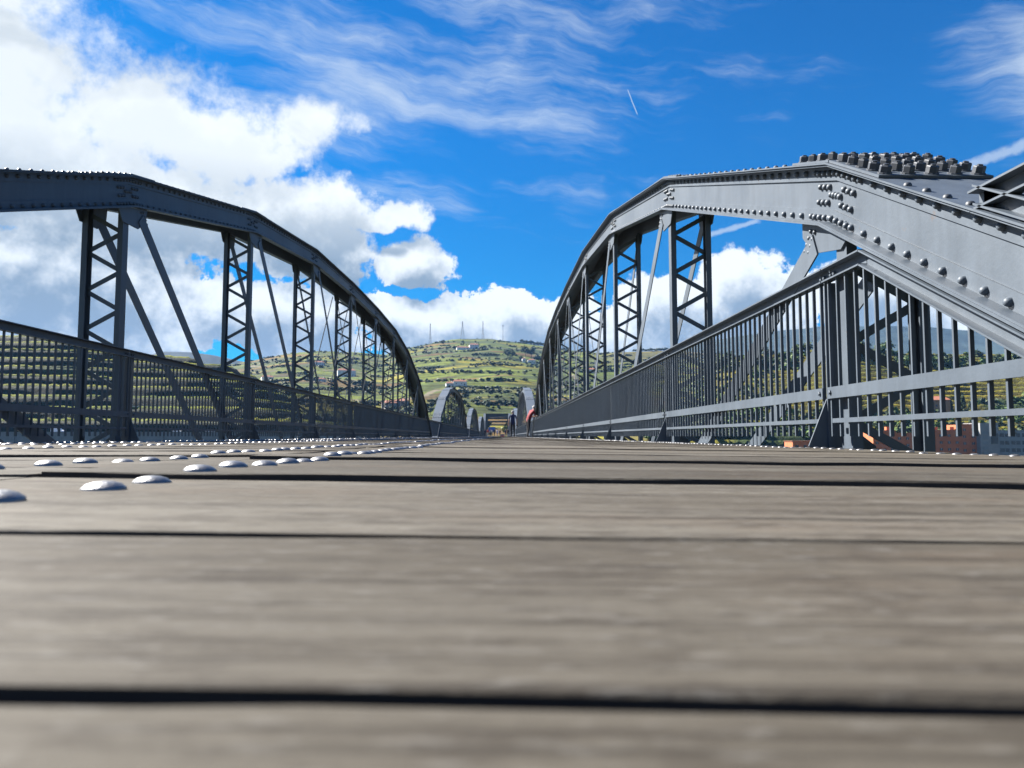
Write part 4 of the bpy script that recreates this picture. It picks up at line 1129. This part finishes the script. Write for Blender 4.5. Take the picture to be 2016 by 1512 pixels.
# ---------------------------------------------------------------- people
SKIN = simple('skin', (.42, .24, .17), .55); HAIRG = simple('grey_hair', (.22, .21, .20), .8); HAIRD = simple('dark_hair', (.03, .022, .018), .7)
def cloth(name, c): return simple(name, c, .85, 0, .12, 12)
def make_person(name, label, loc, rz, J, top, bottom, hair, shoes, scale=1.0, fingers=True, sleeves='short', group=None, detail=True):
    """J: joint positions (metres, facing +Y). One skinned surface, coloured by garment."""
    names = []; pos = []; rad = []; E = []; seg = []
    def vtx(n, p, r): names.append(n); pos.append(p); rad.append(r); return len(pos) - 1
    V = {n: vtx(n, p, r) for n, (p, r) in J.items()}
    def e(a, b, m): E.append((V[a], V[b])); seg.append(m)
    e('pelvis', 'waist', 'top'); e('waist', 'chest', 'top'); e('chest', 'neck', 'top'); e('neck', 'chin', 'skin'); e('chin', 'crown', 'skin')
    for s_ in ('l', 'r'):
        e('chest', s_ + 'shoulder', 'top'); e(s_ + 'shoulder', s_ + 'elbow', 'top' if sleeves == 'long' else 'half'); e(s_ + 'elbow', s_ + 'wrist', 'top' if sleeves == 'long' else 'skin')
        e(s_ + 'wrist', s_ + 'palm', 'skin')
        e('pelvis', s_ + 'hip', 'bottom'); e(s_ + 'hip', s_ + 'knee', 'bottom'); e(s_ + 'knee', s_ + 'ankle', 'bottom'); e(s_ + 'ankle', s_ + 'toe', 'shoe')
        if fingers:
            w = Vector(J[s_ + 'wrist'][0]); p = Vector(J[s_ + 'palm'][0]); d = (p - w).normalized(); side = d.cross(Vector((0, 0, 1)))
            side = side.normalized() if side.length > .05 else Vector((0, 1, 0)); n = d.cross(side)
            for q, (off, ln) in enumerate(((-.034, .062), (-.011, .075), (.011, .072), (.032, .055))):
                a = p + side * off * 1.05 + d * .022; b = a + d * ln * .55 + n * .012; c_ = b + d * ln * .4 + n * .028
                V[f'{s_}f{q}a'] = vtx('f', tuple(a), .0095); V[f'{s_}f{q}b'] = vtx('f', tuple(b), .0085); V[f'{s_}f{q}c'] = vtx('f', tuple(c_), .0075)
                e(s_ + 'palm', f'{s_}f{q}a', 'skin'); e(f'{s_}f{q}a', f'{s_}f{q}b', 'skin'); e(f'{s_}f{q}b', f'{s_}f{q}c', 'skin')
            a = w.lerp(p, .45) - side * .045; b = a + d * .045 - side * .02
            V[s_ + 'ta'] = vtx('t', tuple(a), .011); V[s_ + 'tb'] = vtx('t', tuple(b), .009); e(s_ + 'palm', s_ + 'ta', 'skin'); e(s_ + 'ta', s_ + 'tb', 'skin')
    me = bpy.data.meshes.new('tmp'); me.from_pydata([Vector(p) for p in pos], E, [])
    tmp = bpy.data.objects.new('tmp', me); COL.objects.link(tmp)
    tmp.modifiers.new('skin', 'SKIN')
    sv = me.skin_vertices[0].data
    for i, r_ in enumerate(rad):
        rr_ = r_ if isinstance(r_, tuple) else (r_, r_); sv[i].radius = rr_; sv[i].use_root = (names[i] == 'pelvis')
    sb = tmp.modifiers.new('sub', 'SUBSURF'); sb.levels = 2 if detail else 1; sb.render_levels = sb.levels
    bpy.context.view_layer.update(); dg = bpy.context.evaluated_depsgraph_get()
    body = bpy.data.meshes.new_from_object(tmp.evaluated_get(dg)); body.name = 'body'
    bpy.data.objects.remove(tmp)
    mats = {'top': top, 'bottom': bottom, 'skin': SKIN, 'shoe': shoes}
    order = ['top', 'bottom', 'skin', 'shoe']
    body.materials.clear()
    for k in order: body.materials.append(mats[k])
    for poly in body.polygons:
        c = poly.center; best = None; bd = 1e9
        for (a, b), m in zip(E, seg):
            pa, pb = Vector(pos[a]), Vector(pos[b]); ab = pb - pa; t = max(0, min(1, (c - pa).dot(ab) / max(ab.length_squared, 1e-9)))
            dd = (pa + ab * t - c).length - (rad[a] if not isinstance(rad[a], tuple) else rad[a][0]) * (1 - t) * .8 - (rad[b] if not isinstance(rad[b], tuple) else rad[b][0]) * t * .8
            if dd < bd: bd = dd; best = (m, t)
        m, t = best
        if m == 'half': m = 'top' if t < .75 else 'skin'
        poly.material_index = order.index(m)
    body.shade_smooth()
    o = thing(name, label, 'person', loc, group, rz); o.scale = (scale,) * 3
    b_ = ob('body', body, o)
    cr, chn = Vector(J['crown'][0]), Vector(J['chin'][0]); hc = chn.lerp(cr, .62); up = (cr - chn).normalized()
    rot = up.to_track_quat('Z', 'Y').to_matrix().to_4x4()
    mb = MB().lathe([(.088, -.02), (.098, .03), (.088, .075), (.055, .108), (0, .12)], 12)
    hm = mb.mesh('hair', hair, True); hm.transform(Matrix.Translation(hc - Vector((0, .012, 0))) @ rot); ob('hair', hm, o)
    if detail:
        f_ = hc + Vector((0, .092, -.035))
        mb = MB().lathe([(.018, 0), (.012, .02), (0, .03)], 6, tuple(f_), 1); part('nose', mb, SKIN, o, True)
        for s_ in (-1, 1):
            part('ear', MB().lathe([(.03, 0), (.026, .012), (0, .014)], 8, (hc.x + s_ * .082, hc.y, hc.z - .03), 0, s_), SKIN, o, True)
            part('eye', MB().lathe([(.012, 0), (.008, .005), (0, .006)], 6, (hc.x + s_ * .033, hc.y + .084, hc.z - .01), 1), M_GLASS, o, True)
        part('mouth', MB().box(hc.x - .025, hc.x + .025, hc.y + .078, hc.y + .086, hc.z - .082, hc.z - .074), simple('lips', (.3, .12, .1), .5), o)
    return o
def stand(stride=.12, arm=.05, lean=0.0):
    return {'pelvis': ((0, 0, .95), (.155, .11)), 'waist': ((0, .01 + lean * .3, 1.12), (.145, .10)), 'chest': ((0, lean * .7, 1.36), (.165, .115)), 'neck': ((0, lean, 1.52), .055),
            'chin': ((0, lean + .02, 1.57), .065), 'crown': ((0, lean + .01, 1.70), .092),
            'lshoulder': ((-.19, lean * .8, 1.43), .062), 'rshoulder': ((.19, lean * .8, 1.43), .062),
            'lelbow': ((-.25, -.03 + arm, 1.14), .044), 'relbow': ((.25, -.03 - arm, 1.14), .044),
            'lwrist': ((-.27, .05 + arm * 2, .90), .028), 'rwrist': ((.27, .05 - arm, .90), .028),
            'lpalm': ((-.27, .07 + arm * 2.2, .82), (.040, .022)), 'rpalm': ((.27, .07 - arm, .82), (.040, .022)),
            'lhip': ((-.095, 0, .88), .092), 'rhip': ((.095, 0, .88), .092),
            'lknee': ((-.10, stride * .6 + .02, .49), .060), 'rknee': ((.10, -stride * .2 + .03, .49), .060),
            'lankle': ((-.10, stride, .085), .042), 'rankle': ((.10, -stride, .095), .042),
            'ltoe': ((-.11, stride + .16, .035), .034), 'rtoe': ((.11, -stride + .15, .035), .034)}
NAVY = cloth('navy_polo', (.012, .018, .06)); BLACK = cloth('black_trousers', (.012, .012, .016)); RED = cloth('red_shirt', (.15, .006, .011)); SHOE = cloth('dark_shoes', (.02, .018, .016))
HAIRS = simple('silver_hair', (.30, .29, .27), .8)
w_ = make_person('person', 'man in dark blue polo and black trousers walking away along the deck', (.76, 49.0, deck_z(.76) + .003), 0, stand(.13, .06), NAVY, BLACK, HAIRG, SHOE, 1.0)
# small camera carried in his right hand
cm = thing('handheld_camera', 'small black camera in the right hand of the man in dark blue', 'camera', (1.035, 49.03, .76)); part('body', MB().box(-.055, .055, -.03, .03, -.035, .035), SHOE, cm); part('lens', MB().lathe([(.026, 0), (.026, .03), (0, .032)], 10, (0, .03, 0), 1), M_GLASS, cm)
lean = {'pelvis': ((0, 0, .93), (.15, .11)), 'waist': ((0, .05, 1.10), (.145, .10)), 'chest': ((0, .19, 1.30), (.165, .12)), 'neck': ((0, .30, 1.43), .056), 'chin': ((0, .355, 1.47), .065), 'crown': ((0, .375, 1.60), .092),
        'lshoulder': ((-.19, .22, 1.36), .062), 'rshoulder': ((.19, .22, 1.36), .062), 'lelbow': ((-.25, .30, 1.09), .046), 'relbow': ((.25, .30, 1.09), .046),
        'lwrist': ((-.12, .46, 1.095), .029), 'rwrist': ((.10, .47, 1.10), .029), 'lpalm': ((-.04, .49, 1.10), (.040, .022)), 'rpalm': ((.02, .51, 1.125), (.040, .022)),
        'lhip': ((-.095, 0, .86), .094), 'rhip': ((.095, 0, .86), .094), 'lknee': ((-.11, .04, .47), .062), 'rknee': ((.10, -.02, .48), .062), 'lankle': ((-.11, .0, .085), .043), 'rankle': ((.10, -.10, .085), .043), 'ltoe': ((-.12, .17, .035), .035), 'rtoe': ((.11, .07, .035), .035)}
make_person('person', 'man in red shirt and dark trousers leaning his forearms on the sunlit railing', (1.46, 40.0, deck_z(1.46) + .003), -R(62), lean, RED, BLACK, HAIRS, SHOE, 1.04)
crowd = [(-3.9, 176, (.015, .02, .05), (.02, .02, .025), 'person in navy top at the portal leg on the shaded side', 0), (-3.05, 168, (.35, .06, .04), (.45, .42, .38), 'person in red top and light trousers in the far crowd', 3.1), (-2.3, 182, (.35, .36, .33), (.06, .09, .05), 'person in pale top and green trousers in the far crowd', 3.0),
         (-1.6, 172, (.03, .03, .035), (.02, .02, .02), 'person all in black in the far crowd', .2), (-.95, 174, (.50, .46, .60), (.40, .38, .42), 'person in lilac-white clothes in the far crowd', 3.2), (-.35, 185, (.02, .03, .08), (.03, .03, .05), 'person in dark blue jacket in the middle of the far crowd', 0),
         (1.0, 178, (.03, .04, .09), (.05, .06, .10), 'person in blue jacket and jeans beside the red car', 3.1), (1.55, 173, (.02, .02, .03), (.03, .03, .04), 'person in black beside the one in orange', 3.3), (2.0 - .5, 186, (.40, .20, .04), (.30, .20, .08), 'person in orange-brown clothes by the portal leg on the sunlit side', 3.0), (-2.75, 190, (.06, .08, .12), (.04, .04, .05), 'person in slate top behind the one in red trousers', .1)]
for i, (x, y, t_, b_, lab, rz) in enumerate(crowd):
    make_person('person', lab, (x, y, deck_z(x) + .004), rz, stand(random.uniform(.03, .16), random.uniform(0, .08)), cloth('crowd_top', t_), cloth('crowd_trousers', b_), random.choice((HAIRD, HAIRG, HAIRD)), SHOE, random.uniform(.93, 1.04), False, 'long', 'people in the far crowd', False)

# ---------------------------------------------------------------- air
def haze():
    mb = MB().box(-5600, 5600, -600, 6000, -20, 540)
    me = mb.mesh('haze', None); m = bpy.data.materials.new('haze_air'); m.use_nodes = True; t = m.node_tree; t.nodes.clear()
    out = t.nodes.new('ShaderNodeOutputMaterial'); v = t.nodes.new('ShaderNodeVolumePrincipled')
    v.inputs['Color'].default_value = (.20, .48, 1.0, 1); v.inputs['Density'].default_value = 4.5e-5; v.inputs['Anisotropy'].default_value = 0.0
    t.links.new(v.outputs[0], out.inputs['Volume']); me.materials.append(m)
    ob('haze', me, kind='stuff')
haze()
print('objects', len(bpy.data.objects))
